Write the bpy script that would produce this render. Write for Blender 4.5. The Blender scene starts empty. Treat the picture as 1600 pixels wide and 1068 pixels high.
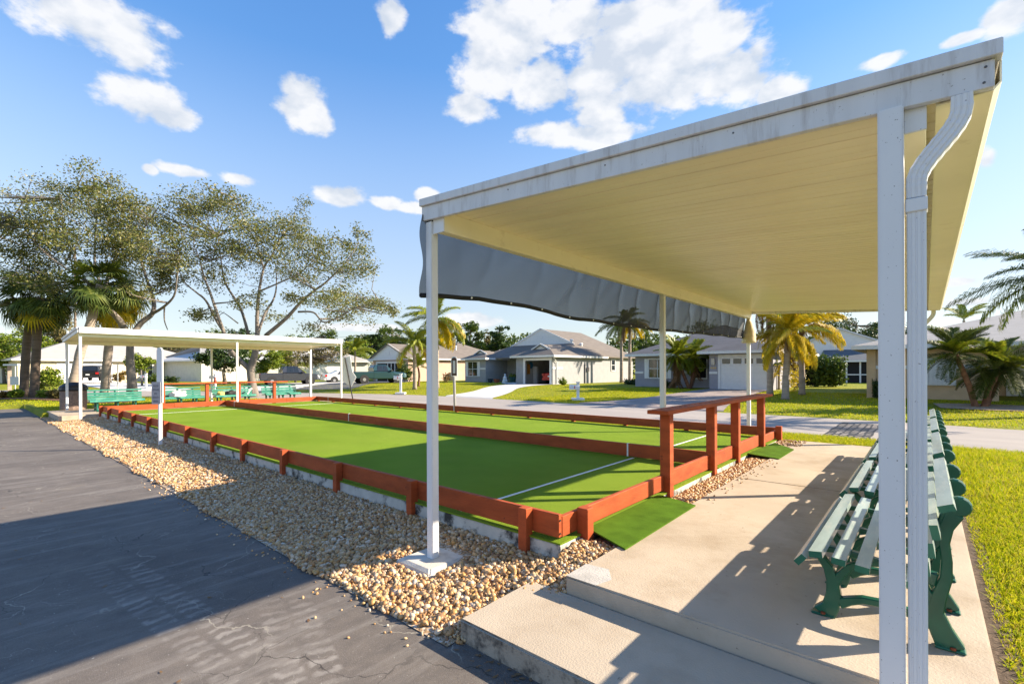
import bpy, bmesh, math, random
import numpy as np
from mathutils import Vector, Matrix
R = math.radians
random.seed(7); rng = np.random.default_rng(7)
scene = bpy.context.scene
C = scene.collection

# ------------------------------------------------------------------ camera
EYE = 1.68; TH = 0.7133; ROLL = 0.0038; FPX = 747.4; HY = 577.66
cam = bpy.data.cameras.new('camera'); camo = bpy.data.objects.new('camera', cam); C.objects.link(camo)
cam.sensor_width = 36.0; cam.lens = FPX / 1600 * 36.0
cam.shift_y = (HY - 534) / 1600
cam.clip_start = 0.05; cam.clip_end = 3000
camo.matrix_world = Matrix.Translation((0, 0, EYE)) @ Matrix.Rotation(TH, 4, 'Z') @ Matrix.Rotation(R(90), 4, 'X') @ Matrix.Rotation(-ROLL, 4, 'Z')
scene.camera = camo

def ray(px, py):
    dx, dy = px - 800, py - HY
    u = dx * math.cos(ROLL) - dy * math.sin(ROLL); v = dx * math.sin(ROLL) + dy * math.cos(ROLL)
    cx, cy = u / FPX, -v / FPX
    return Vector((cx * math.cos(TH) - math.sin(TH), cx * math.sin(TH) + math.cos(TH), cy))
def at(px, py, d):                      # point of the place seen at that spot of the photograph, d metres deep
    return ray(px, py) * d + Vector((0, 0, EYE))
def gp(px, py, z):
    r = ray(px, py); return r * ((z - EYE) / r.z) + Vector((0, 0, EYE))
def atY(px, py, Y):
    r = ray(px, py); return r * (Y / r.y) + Vector((0, 0, EYE))
def atX(px, py, X):
    r = ray(px, py); return r * (X / r.x) + Vector((0, 0, EYE))

# ------------------------------------------------------------------ light
SUN_EL = 26.5
sun_dir = Vector((1.41, 1.43, 1.0)).normalized()          # towards the sun
sun = bpy.data.lights.new('sun', 'SUN'); suno = bpy.data.objects.new('sun', sun); C.objects.link(suno)
sun.energy = 5.0; sun.angle = R(0.53); sun.color = (1.0, 0.86, 0.66)
suno.rotation_euler = (-sun_dir).to_track_quat('-Z', 'Y').to_euler()
suno.location = (10, 10, 12)

W = bpy.data.worlds.new('World'); scene.world = W; W.use_nodes = True
def build_sky():
    nt = W.node_tree; N = nt.nodes; L = nt.links
    for n in list(N): N.remove(n)
    out = N.new('ShaderNodeOutputWorld'); bg = N.new('ShaderNodeBackground'); L.new(bg.outputs[0], out.inputs[0])
    sky = N.new('ShaderNodeTexSky'); sky.sky_type = 'NISHITA'; sky.sun_disc = False
    sky.sun_elevation = R(SUN_EL); sky.sun_rotation = math.atan2(sun_dir.x, sun_dir.y)
    sky.air_density = 1.0; sky.dust_density = 0.08; sky.ozone_density = 2.2
    hs = N.new('ShaderNodeHueSaturation'); hs.inputs['Saturation'].default_value = 1.12; hs.inputs['Value'].default_value = 0.95
    hs.inputs['Hue'].default_value = 0.514
    L.new(sky.outputs[0], hs.inputs['Color'])
    # gentle shoulder, so that the glow towards the sun stays blue
    s1 = N.new('ShaderNodeVectorMath'); s1.operation = 'SCALE'; L.new(hs.outputs[0], s1.inputs[0]); s1.inputs['Scale'].default_value = 1 / 5.5
    s2 = N.new('ShaderNodeVectorMath'); s2.operation = 'ADD'; L.new(s1.outputs[0], s2.inputs[0]); s2.inputs[1].default_value = (1, 1, 1)
    s3 = N.new('ShaderNodeVectorMath'); s3.operation = 'DIVIDE'; L.new(hs.outputs[0], s3.inputs[0]); L.new(s2.outputs[0], s3.inputs[1])
    s4 = N.new('ShaderNodeVectorMath'); s4.operation = 'SCALE'; L.new(s3.outputs[0], s4.inputs[0]); s4.inputs['Scale'].default_value = 1.5
    tc = N.new('ShaderNodeTexCoord')
    def mth(op, a, b=None, c=None):
        n = N.new('ShaderNodeMath'); n.operation = op
        for i, v in enumerate((a, b, c)):
            if v is None: continue
            if isinstance(v, (int, float)): n.inputs[i].default_value = v
            else: L.new(v, n.inputs[i])
        return n.outputs[0]
    sep = N.new('ShaderNodeSeparateXYZ'); L.new(tc.outputs['Generated'], sep.inputs[0])
    az = mth('ARCTAN2', mth('MULTIPLY', sep.outputs[0], -1.0), sep.outputs[1])
    el = mth('ARCSINE', sep.outputs[2])
    sr = N.new('ShaderNodeMapRange'); L.new(el, sr.inputs[0]); sr.inputs[1].default_value = R(2); sr.inputs[2].default_value = R(32); sr.inputs[3].default_value = .86; sr.inputs[4].default_value = 1.28; L.new(sr.outputs[0], hs.inputs['Saturation'])
    vr = N.new('ShaderNodeMapRange'); vr.interpolation_type = 'SMOOTHSTEP'; L.new(el, vr.inputs[0]); vr.inputs[1].default_value = R(-4); vr.inputs[2].default_value = R(26); vr.inputs[3].default_value = .45; vr.inputs[4].default_value = 1.0; L.new(vr.outputs[0], hs.inputs['Value'])
    comb = N.new('ShaderNodeCombineXYZ'); L.new(az, comb.inputs[0]); L.new(el, comb.inputs[1])
    # clouds of the photographed sky: heading, elevation and half sizes
    puffs = [(150, 25, 120, 50), (195, 62, 75, 45), (225, 155, 62, 34), (260, 180, 40, 20), (470, 160, 40, 42), (610, 25, 24, 36), (490, 185, 28, 26),
             (790, 60, 75, 90), (760, 110, 55, 60), (735, 170, 40, 26), (850, 130, 60, 50), (1000, 70, 130, 80), (1060, 40, 110, 60), (940, 120, 90, 60),
             (1150, 120, 75, 55), (1215, 140, 40, 26), (860, 208, 48, 24), (930, 212, 70, 20), (940, 180, 40, 30),
             (290, 268, 50, 11), (370, 280, 34, 12), (235, 265, 14, 9), (527, 308, 42, 18), (605, 318, 28, 12), (665, 305, 17, 12), (645, 325, 40, 10),
             (900, 30, 70, 50), (820, 20, 60, 40), (1040, 120, 120, 60), (980, 30, 90, 50), (1100, 60, 90, 60), (735, 500, 45, 12), (1380, 95, 40, 12), (1500, 62, 45, 10), (1540, 245, 22, 22), (1590, 20, 60, 30), (1500, 440, 45, 6), (1520, 472, 50, 7), (840, 545, 40, 5), (560, 512, 60, 6)]
    acc = None
    for (px, py, ax, ay) in puffs:
        d = ray(px, py).normalized()
        a0 = math.atan2(-d.x, d.y); e0 = math.asin(d.z)
        d2 = ray(px + ax, py).normalized(); d3 = ray(px, py - ay).normalized()
        aa = 1.18 * max(abs(math.atan2(-d2.x, d2.y) - a0), .01); ee = 1.18 * max(abs(math.asin(d3.z) - e0), .008)
        s = N.new('ShaderNodeVectorMath'); s.operation = 'SUBTRACT'; L.new(comb.outputs[0], s.inputs[0]); s.inputs[1].default_value = (a0, e0, 0)
        m = N.new('ShaderNodeVectorMath'); m.operation = 'MULTIPLY'; L.new(s.outputs[0], m.inputs[0]); m.inputs[1].default_value = (1 / aa, 1 / ee, 0)
        l = N.new('ShaderNodeVectorMath'); l.operation = 'LENGTH'; L.new(m.outputs[0], l.inputs[0])
        v = mth('SUBTRACT', 1.0, mth('POWER', l.outputs['Value'], 1.0))
        acc = v if acc is None else mth('MAXIMUM', acc, v)
    nz = N.new('ShaderNodeTexNoise'); nz.inputs['Scale'].default_value = 8.0; nz.inputs['Detail'].default_value = 10; nz.inputs['Roughness'].default_value = .56
    nz.inputs['Distortion'].default_value = .1
    st = N.new('ShaderNodeVectorMath'); st.operation = 'MULTIPLY'; L.new(tc.outputs['Generated'], st.inputs[0]); st.inputs[1].default_value = (1, 1, 1.7)
    L.new(st.outputs[0], nz.inputs['Vector'])
    # the rest of the sky carries scattered clouds of the same kind
    n2 = N.new('ShaderNodeTexNoise'); n2.inputs['Scale'].default_value = 3.0; n2.inputs['Detail'].default_value = 3
    L.new(st.outputs[0], n2.inputs['Vector'])
    inframe = mth('GREATER_THAN', mth('COSINE', mth('SUBTRACT', az, TH)), math.cos(R(53)))
    base = mth('MULTIPLY_ADD', n2.outputs[0], 4.0, -2.55)
    base = mth('SUBTRACT', base, mth('MULTIPLY', inframe, 6.0))
    acc = mth('MAXIMUM', mth('MAXIMUM', acc, -1.5), base)
    nf = N.new('ShaderNodeTexNoise'); nf.inputs['Scale'].default_value = 26.0; nf.inputs['Detail'].default_value = 8; nf.inputs['Roughness'].default_value = .6; L.new(st.outputs[0], nf.inputs['Vector'])
    dens = mth('ADD', mth('ADD', mth('MULTIPLY', acc, 1.25), mth('MULTIPLY_ADD', nz.outputs[0], 2.2, -1.16)), mth('MULTIPLY_ADD', nf.outputs[0], 1.3, -.65))
    ms = N.new('ShaderNodeMapRange'); ms.interpolation_type = 'SMOOTHSTEP'; ms.inputs['From Min'].default_value = -.05; ms.inputs['From Max'].default_value = .5
    L.new(dens, ms.inputs['Value'])
    n3 = N.new('ShaderNodeTexNoise'); n3.inputs['Scale'].default_value = 16.0; n3.inputs['Detail'].default_value = 6
    L.new(st.outputs[0], n3.inputs['Vector'])
    cr = N.new('ShaderNodeValToRGB'); L.new(n3.outputs[0], cr.inputs[0])
    cr.color_ramp.elements[0].position = .36; cr.color_ramp.elements[0].color = (2.25, 2.45, 2.75, 1)
    cr.color_ramp.elements[1].position = .58; cr.color_ramp.elements[1].color = (3.25, 3.25, 3.28, 1)
    mix = N.new('ShaderNodeMixRGB'); L.new(mth('MULTIPLY', ms.outputs[0], .93), mix.inputs[0]); L.new(s4.outputs[0], mix.inputs[1]); L.new(cr.outputs[0], mix.inputs[2])
    L.new(mix.outputs[0], bg.inputs['Color']); bg.inputs['Strength'].default_value = 0.118
build_sky()
vs = scene.view_settings
vs.view_transform = 'Standard'; vs.look = 'None'; vs.gamma = 1.0; vs.use_curve_mapping = False
vs.exposure = 1.4

# ------------------------------------------------------------------ helpers
def wloc(o):
    v = Vector(o.location)
    while o.parent: o = o.parent; v += Vector(o.location)
    return v
def tag(o, label=None, cat=None, group=None, kind=None):
    if label: o['label'] = label
    if cat: o['category'] = cat
    if group: o['group'] = group
    if kind: o['kind'] = kind
    return o
def thing(name, label, cat, loc=(0, 0, 0), group=None):
    o = bpy.data.objects.new(name, None); C.objects.link(o); o.location = loc; o.empty_display_size = .2
    return tag(o, label, cat, group)
def finish(name, me, m, parent):
    o = bpy.data.objects.new(name, me); C.objects.link(o)
    for x in (m if isinstance(m, (list, tuple)) else [m]): me.materials.append(x)
    if parent is not None: o.parent = parent
    return o
def copy_tree(o, parent=None):
    c = o.copy(); C.objects.link(c)
    if parent is not None: c.parent = parent
    for ch in list(o.children): copy_tree(ch, c)
    return c

class MB:
    """collects solids in place coordinates, then links them as one mesh object"""
    def __init__(s): s.v = []; s.f = []; s.mi = []; s.m = 0
    def add(s, vs_, fs_):
        o = len(s.v); s.v += [tuple(v) for v in vs_]; s.f += [tuple(i + o for i in f) for f in fs_]; s.mi += [s.m] * len(fs_); return s
    def box(s, x0, x1, y0, y1, z0, z1):
        return s.add([(x0, y0, z0), (x1, y0, z0), (x1, y1, z0), (x0, y1, z0), (x0, y0, z1), (x1, y0, z1), (x1, y1, z1), (x0, y1, z1)],
                     [(0, 3, 2, 1), (4, 5, 6, 7), (0, 1, 5, 4), (1, 2, 6, 5), (2, 3, 7, 6), (3, 0, 4, 7)])
    def obox(s, c, ax, ay, az, sx, sy, sz):
        c = Vector(c); ax, ay, az = Vector(ax).normalized() * sx / 2, Vector(ay).normalized() * sy / 2, Vector(az).normalized() * sz / 2
        p = [c + a * ax + b * ay + d * az for d in (-1, 1) for a, b in ((-1, -1), (1, -1), (1, 1), (-1, 1))]
        return s.add(p, [(0, 3, 2, 1), (4, 5, 6, 7), (0, 1, 5, 4), (1, 2, 6, 5), (2, 3, 7, 6), (3, 0, 4, 7)])
    def prism(s, poly, a, b):
        """poly: 3-D points of one end face; a: vector to the other end face"""
        a = Vector(b) - Vector(a); n = len(poly); p = [Vector(q) for q in poly]
        return s.add(p + [q + a for q in p], [tuple(range(n))[::-1], tuple(range(n, 2 * n))] + [(i, (i + 1) % n, n + (i + 1) % n, n + i) for i in range(n)])
    def tube(s, pts, rad, n=8, cap=True, squash=None):
        pts = [Vector(p) for p in pts]; N_ = len(pts)
        if not isinstance(rad, (list, tuple)): rad = [rad] * N_
        t0 = (pts[1] - pts[0]).normalized(); up = Vector((0, 0, 1)) if abs(t0.z) < .9 else Vector((1, 0, 0))
        u = (up - t0 * up.dot(t0)).normalized(); V = []; F = []
        for i, p in enumerate(pts):
            t = (pts[min(i + 1, N_ - 1)] - pts[max(i - 1, 0)]); t = t.normalized() if t.length > 1e-9 else t0
            u = (u - t * u.dot(t)); u = u.normalized() if u.length > 1e-6 else t.orthogonal().normalized(); w = t.cross(u)
            for k in range(n):
                a = 2 * math.pi * k / n; V.append(p + (u * math.cos(a) + w * math.sin(a)) * rad[i])
        for i in range(N_ - 1):
            for k in range(n): F.append((i * n + k, i * n + (k + 1) % n, (i + 1) * n + (k + 1) % n, (i + 1) * n + k))
        if cap: F += [tuple(range(n))[::-1], tuple(range((N_ - 1) * n, N_ * n))]
        return s.add(V, F)
    def lathe(s, c, axis, prof, n=20):
        """prof: (distance along axis, radius)"""
        a = Vector(axis).normalized(); u = a.orthogonal().normalized(); w = a.cross(u); c = Vector(c); V = []; F = []; m = len(prof)
        for d, r in prof:
            for k in range(n):
                t = 2 * math.pi * k / n; V.append(c + a * d + (u * math.cos(t) + w * math.sin(t)) * r)
        for i in range(m - 1):
            for k in range(n): F.append((i * n + k, i * n + (k + 1) % n, (i + 1) * n + (k + 1) % n, (i + 1) * n + k))
        F += [tuple(range(n))[::-1], tuple(range((m - 1) * n, m * n))]
        return s.add(V, F)
    def bar(s, pts, wid, y, t):
        """flat bar following (x, z) points with widths, t thick in Y, centred on y"""
        p = [Vector((q[0], q[1])) for q in pts]; L_ = []; R_ = []
        for i, q in enumerate(p):
            d = p[min(i + 1, len(p) - 1)] - p[max(i - 1, 0)]; d.normalize(); nrm = Vector((-d.y, d.x)); w = wid[i] if isinstance(wid, (list, tuple)) else wid
            L_.append(q + nrm * w / 2); R_.append(q - nrm * w / 2)
        V = []; F = []
        for l, r in zip(L_, R_): V += [(l.x, y - t / 2, l.y), (r.x, y - t / 2, r.y), (r.x, y + t / 2, r.y), (l.x, y + t / 2, l.y)]
        for i in range(len(p) - 1):
            a = 4 * i
            for k in range(4): F.append((a + k, a + (k + 1) % 4, a + 4 + (k + 1) % 4, a + 4 + k))
        F += [(0, 1, 2, 3), tuple(4 * (len(p) - 1) + k for k in (3, 2, 1, 0))]
        return s.add(V, F)
    def build(s, name, m, parent=None, bevel=0, seg=1, smooth=False):
        me = bpy.data.meshes.new(name); o_ = wloc(parent) if parent is not None else Vector((0, 0, 0))
        me.from_pydata([Vector(v) - o_ for v in s.v], [], s.f)
        bm = bmesh.new(); bm.from_mesh(me)
        bmesh.ops.recalc_face_normals(bm, faces=bm.faces[:])
        if bevel:
            bmesh.ops.remove_doubles(bm, verts=bm.verts[:], dist=1e-5)
            es = [e for e in bm.edges if len(e.link_faces) == 2 and e.calc_face_angle(0) > .6]
            bmesh.ops.bevel(bm, geom=es, offset=bevel, segments=seg, affect='EDGES', clamp_overlap=True)
        if smooth:
            for f in bm.faces: f.smooth = True
        bm.to_mesh(me); bm.free()
        if any(s.mi) and not bevel: me.polygons.foreach_set('material_index', s.mi)
        return finish(name, me, m, parent)
def np_mesh(name, V, F, m, parent=None, smooth=False, attr=None):
    V = np.asarray(V, dtype=np.float64); F = np.asarray(F, dtype=np.int32)
    if parent is not None: V = V - np.array(wloc(parent))
    me = bpy.data.meshes.new(name); n, k = F.shape
    me.vertices.add(len(V)); me.vertices.foreach_set('co', V.astype(np.float32).ravel())
    me.loops.add(n * k); me.loops.foreach_set('vertex_index', F.ravel())
    me.polygons.add(n); me.polygons.foreach_set('loop_start', np.arange(0, n * k, k, dtype=np.int32)); me.polygons.foreach_set('loop_total', np.full(n, k, dtype=np.int32))
    if smooth: me.polygons.foreach_set('use_smooth', np.ones(n, dtype=bool))
    me.update(calc_edges=True)
    return finish(name, me, m, parent)

# ------------------------------------------------------------------ materials
def nodes(name):
    m = bpy.data.materials.new(name); m.use_nodes = True
    nt = m.node_tree; b = nt.nodes['Principled BSDF']; return m, nt.nodes, nt.links, b
def mat(name, col, rough=.6, var=.12, scale=6.0, bump=0., bscale=80., metal=0., spec=.4, dirt=None, dscale=3., dmin=.55, dmax=.75, stretch=(1, 1, 1), speck=None, sscale=45., smin=.70, bstretch=None):
    m, N, L, b = nodes(name)
    b.inputs['Roughness'].default_value = rough; b.inputs['Metallic'].default_value = metal; b.inputs['Specular IOR Level'].default_value = spec
    g = N.new('ShaderNodeNewGeometry'); vm = N.new('ShaderNodeVectorMath'); vm.operation = 'MULTIPLY'; L.new(g.outputs['Position'], vm.inputs[0]); vm.inputs[1].default_value = stretch
    nz = N.new('ShaderNodeTexNoise'); nz.inputs['Scale'].default_value = scale; nz.inputs['Detail'].default_value = 6; L.new(vm.outputs[0], nz.inputs['Vector'])
    mr = N.new('ShaderNodeMapRange'); mr.inputs['From Min'].default_value = .3; mr.inputs['From Max'].default_value = .7; mr.inputs['To Min'].default_value = 1 - var; mr.inputs['To Max'].default_value = 1 + var
    L.new(nz.outputs[0], mr.inputs['Value'])
    mx = N.new('ShaderNodeVectorMath'); mx.operation = 'SCALE'; mx.inputs[0].default_value = col[:3]; L.new(mr.outputs[0], mx.inputs['Scale'])
    col_out = mx.outputs[0]
    if dirt:
        n2 = N.new('ShaderNodeTexNoise'); n2.inputs['Scale'].default_value = dscale; n2.inputs['Detail'].default_value = 8; n2.inputs['Roughness'].default_value = .65; L.new(vm.outputs[0], n2.inputs['Vector'])
        m2 = N.new('ShaderNodeMapRange'); m2.inputs['From Min'].default_value = dmin; m2.inputs['From Max'].default_value = dmax; L.new(n2.outputs[0], m2.inputs['Value'])
        mi = N.new('ShaderNodeMixRGB'); L.new(m2.outputs[0], mi.inputs[0]); L.new(col_out, mi.inputs[1]); mi.inputs[2].default_value = (*dirt, 1); col_out = mi.outputs[0]
    if speck:
        n4 = N.new('ShaderNodeTexNoise'); n4.inputs['Scale'].default_value = sscale; n4.inputs['Detail'].default_value = 2; L.new(g.outputs['Position'], n4.inputs['Vector'])
        m4 = N.new('ShaderNodeMapRange'); m4.inputs['From Min'].default_value = smin; m4.inputs['From Max'].default_value = smin + .05; m4.inputs['To Max'].default_value = .8; L.new(n4.outputs[0], m4.inputs['Value'])
        mj = N.new('ShaderNodeMixRGB'); L.new(m4.outputs[0], mj.inputs[0]); L.new(col_out, mj.inputs[1]); mj.inputs[2].default_value = (*speck, 1); col_out = mj.outputs[0]
    L.new(col_out, b.inputs['Base Color'])
    if bump:
        n3 = N.new('ShaderNodeTexNoise'); n3.inputs['Scale'].default_value = bscale; n3.inputs['Detail'].default_value = 4
        if bstretch: v3 = N.new('ShaderNodeVectorMath'); v3.operation = 'MULTIPLY'; L.new(g.outputs['Position'], v3.inputs[0]); v3.inputs[1].default_value = bstretch; L.new(v3.outputs[0], n3.inputs['Vector'])
        else: L.new(vm.outputs[0], n3.inputs['Vector'])
        bp = N.new('ShaderNodeBump'); bp.inputs['Strength'].default_value = bump; bp.inputs['Distance'].default_value = .01; L.new(n3.outputs[0], bp.inputs['Height']); L.new(bp.outputs[0], b.inputs['Normal'])
    return m
def island_mat(name, stops, rough=.6, trans=0., spec=.3, hue=None):
    """a colour per loose piece, drawn from a ramp"""
    m, N, L, b = nodes(name)
    g = N.new('ShaderNodeNewGeometry'); cr = N.new('ShaderNodeValToRGB'); L.new(g.outputs['Random Per Island'], cr.inputs[0])
    e = cr.color_ramp.elements
    for i, (p, c) in enumerate(stops):
        if i < 2: el_ = e[i]; el_.position = p
        else: el_ = e.new(p)
        el_.color = (*c, 1)
    L.new(cr.outputs[0], b.inputs['Base Color']); b.inputs['Roughness'].default_value = rough; b.inputs['Specular IOR Level'].default_value = spec
    if trans:
        t = N.new('ShaderNodeBsdfTranslucent'); L.new(cr.outputs[0], t.inputs['Color']); mx = N.new('ShaderNodeMixShader'); mx.inputs[0].default_value = trans
        o = [n for n in N if n.type == 'OUTPUT_MATERIAL'][0]; L.new(b.outputs[0], mx.inputs[1]); L.new(t.outputs[0], mx.inputs[2]); L.new(mx.outputs[0], o.inputs[0])
    return m
def flat(name, col, rough=.5, metal=0., spec=.5):
    m, N, L, b = nodes(name); b.inputs['Base Color'].default_value = (*col, 1); b.inputs['Roughness'].default_value = rough
    b.inputs['Metallic'].default_value = metal; b.inputs['Specular IOR Level'].default_value = spec; return m

M = {}
M['white_alu'] = mat('white_aluminium', (.74, .74, .75), .38, .04, 3, dirt=(.42, .38, .36), dscale=2.2, dmin=.60, dmax=.95, stretch=(1.5, 1.5, .5), speck=(.2, .17, .16), sscale=95, smin=.71, bump=.05, bscale=12)
M['fascia'] = mat('weathered_fascia', (.66, .66, .68), .45, .05, 5, dirt=(.33, .29, .27), dscale=7, dmin=.52, dmax=.85, stretch=(2.5, 1, .3), speck=(.25, .22, .2), sscale=80, smin=.71)
M['ivory'] = mat('ivory_roof_panel', (.92, .82, .56), .32, .05, 2.5, dirt=(.70, .56, .32), dscale=1.3, dmin=.55, dmax=.95, stretch=(.35, 3, 1))
M['ivory_beam'] = mat('ivory_beam', (.92, .84, .62), .35, .04, 2.5, dirt=(.5, .4, .25), dscale=4, dmin=.6, dmax=.9)
M['paint_red'] = mat('red_brown_paint', (.37, .075, .023), .6, .2, 5, bump=.35, bscale=10, bstretch=(1.5, 1.5, 14), spec=.2, dirt=(.2, .04, .018), dscale=9, dmin=.55, dmax=.9, stretch=(.6, .6, 2), speck=(.06, .025, .015), sscale=14, smin=.72)
M['white_paint'] = mat('white_line_paint', (.74, .75, .74), .6, .05, 20)
M['dark_bolt'] = flat('dark_bolt', (.03, .025, .02), .5)
M['turf'] = mat('artificial_turf', (.175, .27, .022), .9, .10, 1.1, bump=.9, bscale=260, spec=.05, dirt=(.22, .30, .035), dscale=.5, dmin=.4, dmax=.75, speck=(.30, .27, .12), sscale=26, smin=.745)
M['turf_mat'] = mat('turf_mat', (.085, .17, .015), .9, .2, 6, bump=1., bscale=220, spec=.05)
M['slab'] = mat('worn_concrete', (.47, .39, .305), .75, .10, 1.3, bump=.3, bscale=90, dirt=(.30, .225, .15), dscale=1.5, dmin=.47, dmax=.8, spec=.25, speck=(.16, .12, .09), sscale=22, smin=.74)
M['concrete'] = mat('pale_concrete', (.60, .55, .48), .8, .12, 4, bump=.3, bscale=70, dirt=(.28, .25, .22), dscale=5, dmin=.55, dmax=.8)
M['curb'] = mat('stained_curb', (.50, .48, .44), .8, .15, 5, bump=.4, bscale=60, dirt=(.05, .045, .04), dscale=4, dmin=.51, dmax=.62)
M['bench_iron'] = mat('green_cast_iron', (.008, .085, .052), .28, .15, 9, spec=.5)
M['bench_slat'] = mat('weathered_teal_slat', (.34, .42, .40), .22, .18, 4, dirt=(.55, .56, .50), dscale=6, dmin=.5, dmax=.85, stretch=(3, .5, 1), spec=.6)
M['slat_end'] = mat('green_slat_end', (.012, .11, .07), .4, .1, 9)
M['teal_slat'] = mat('teal_slat', (.055, .26, .20), .4, .12, 5, dirt=(.25, .42, .36), dscale=5, dmin=.5, dmax=.9)
M['rust'] = mat('rusty_bolt', (.16, .04, .015), .8, .3, 40)
M['soil'] = mat('dark_soil', (.09, .06, .04), .95, .4, 12, bump=1, bscale=50)
M['gravel_bed'] = mat('gravel_bed', (.34, .22, .12), .8, .6, 45, bump=1., bscale=60, dirt=(.6, .54, .46), dscale=35, dmin=.5, dmax=.6)
M['pebble'] = island_mat('river_pebble', [(0, (.60, .48, .36)), (.16, (.52, .34, .17)), (.34, (.40, .19, .06)), (.52, (.58, .40, .22)), (.68, (.24, .13, .07)), (.84, (.52, .30, .10)), (1., (.66, .57, .46))], .45, spec=.4)
def asphalt_mat():
    m, N, L, b = nodes('sealed_asphalt'); b.inputs['Roughness'].default_value = .75; b.inputs['Specular IOR Level'].default_value = .3
    g = N.new('ShaderNodeNewGeometry'); P_ = g.outputs['Position']
    def noise(sc, det=6, st=(1, 1, 1), rough=.6, rot=0):
        mp = N.new('ShaderNodeMapping'); mp.inputs['Scale'].default_value = st; mp.inputs['Rotation'].default_value = (0, 0, rot); L.new(P_, mp.inputs['Vector'])
        n = N.new('ShaderNodeTexNoise'); n.inputs['Scale'].default_value = sc; n.inputs['Detail'].default_value = det; n.inputs['Roughness'].default_value = rough; L.new(mp.outputs[0], n.inputs['Vector']); return n.outputs[0]
    def rng_(v, a, b_, c=0., d=1.):
        r = N.new('ShaderNodeMapRange'); L.new(v, r.inputs[0]); r.inputs[1].default_value = a; r.inputs[2].default_value = b_; r.inputs[3].default_value = c; r.inputs[4].default_value = d; return r.outputs[0]
    def mixc(f, c1, c2):
        x = N.new('ShaderNodeMixRGB'); L.new(f, x.inputs[0])
        for i, c in ((1, c1), (2, c2)):
            if isinstance(c, tuple): x.inputs[i].default_value = (*c, 1)
            else: L.new(c, x.inputs[i])
        return x.outputs[0]
    def mth(op, a, b_=None):
        n = N.new('ShaderNodeMath'); n.operation = op
        for i, v in enumerate((a, b_)):
            if v is None: continue
            if isinstance(v, (int, float)): n.inputs[i].default_value = v
            else: L.new(v, n.inputs[i])
        return n.outputs[0]
    col = mixc(rng_(noise(.55, 8), .35, .7), (.105, .088, .078), (.175, .150, .13))
    col = mixc(rng_(noise(120, 3), .5, .72, 0, .55), col, (.26, .24, .215))                       # aggregate
    # pale squeegee streaks
    col = mixc(rng_(noise(2.2, 9, (2.8, .25, 1), .68, .06), .50, .78, 0, .8), col, (.30, .275, .25))
    # pale tyre bars where tyres turned
    sp = N.new('ShaderNodeSeparateXYZ'); L.new(P_, sp.inputs[0])
    for (x0, y0, ang, ln) in ((-4.0, .87, R(5), 3.2), (-4.0, 1.075, R(5), 3.2), (-2.75, 1.215, R(-17), 2.2), (-2.7, 1.395, R(-17), 2.2)):
        ca, sa = math.cos(ang), math.sin(ang)
        u = mth('ADD', mth('MULTIPLY', mth('SUBTRACT', sp.outputs[0], x0), ca), mth('MULTIPLY', mth('SUBTRACT', sp.outputs[1], y0), sa))
        v = mth('SUBTRACT', mth('MULTIPLY', mth('SUBTRACT', sp.outputs[1], y0), ca), mth('MULTIPLY', mth('SUBTRACT', sp.outputs[0], x0), sa))
        within = mth('MULTIPLY', rng_(mth('ABSOLUTE', v), .088, .066), mth('LESS_THAN', mth('ABSOLUTE', u), ln / 2))
        fade = rng_(mth('ABSOLUTE', u), ln * .5, ln * .25)
        bars = rng_(mth('SINE', mth('MULTIPLY', mth('ADD', u, mth('MULTIPLY', noise(7, 4), .16)), 57)), -.3, .8)
        f = mth('MULTIPLY', mth('MULTIPLY', within, fade), mth('MULTIPLY', bars, rng_(noise(3.2, 6), .36, .62, .04, .62)))
        col = mixc(f, col, (.36, .33, .30))
    col = mixc(rng_(noise(7, 7, (1, .6, 1), .7), .42, .72, 0, .45), col, (.06, .055, .055))
    col = mixc(rng_(noise(16, 5, (2.2, .4, 1), .7), .60, .75, 0, .6), col, (.30, .28, .26))
    # cracks
    for sc, w, off, c in ((.75, .0045, 3., (.36, .33, .27)), (1.5, .007, 9., (.035, .03, .028)), (2.4, .006, 15., (.33, .30, .26))):
        nd = N.new('ShaderNodeTexNoise'); nd.inputs['Scale'].default_value = 2.2; nd.inputs['Detail'].default_value = 9; L.new(P_, nd.inputs['Vector'])
        ad = N.new('ShaderNodeVectorMath'); ad.operation = 'MULTIPLY_ADD'; L.new(nd.outputs[1], ad.inputs[0]); ad.inputs[1].default_value = (.7, .7, 0); L.new(P_, ad.inputs[2])
        vo = N.new('ShaderNodeTexVoronoi'); vo.feature = 'DISTANCE_TO_EDGE'; vo.inputs['Scale'].default_value = sc; L.new(ad.outputs[0], vo.inputs['Vector'])
        brk = rng_(noise(1.1, 3, (1, 1, 1), .5, off), .50, .62, 0, .8)
        col = mixc(mth('MULTIPLY', rng_(vo.outputs['Distance'], w, w * .4), brk), col, c)
    col = mixc(rng_(noise(38, 2), .70, .74, 0, .8), col, (.42, .40, .36))                          # grit
    col = mixc(rng_(noise(1.1, 5, rot=.7), .62, .82, 0, .5), col, (.30, .25, .18))                 # sand stains
    L.new(col, b.inputs['Base Color'])
    bp = N.new('ShaderNodeBump'); bp.inputs['Strength'].default_value = .5; bp.inputs['Distance'].default_value = .006; L.new(noise(210, 3), bp.inputs['Height']); L.new(bp.outputs[0], b.inputs['Normal'])
    return m
M['asphalt'] = asphalt_mat()
M['road'] = mat('grey_road', (.35, .31, .28), .85, .07, .8, bump=.3, bscale=120, dirt=(.26, .235, .22), dscale=.35, dmin=.45, dmax=.75, stretch=(.3, 2, 1))
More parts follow.
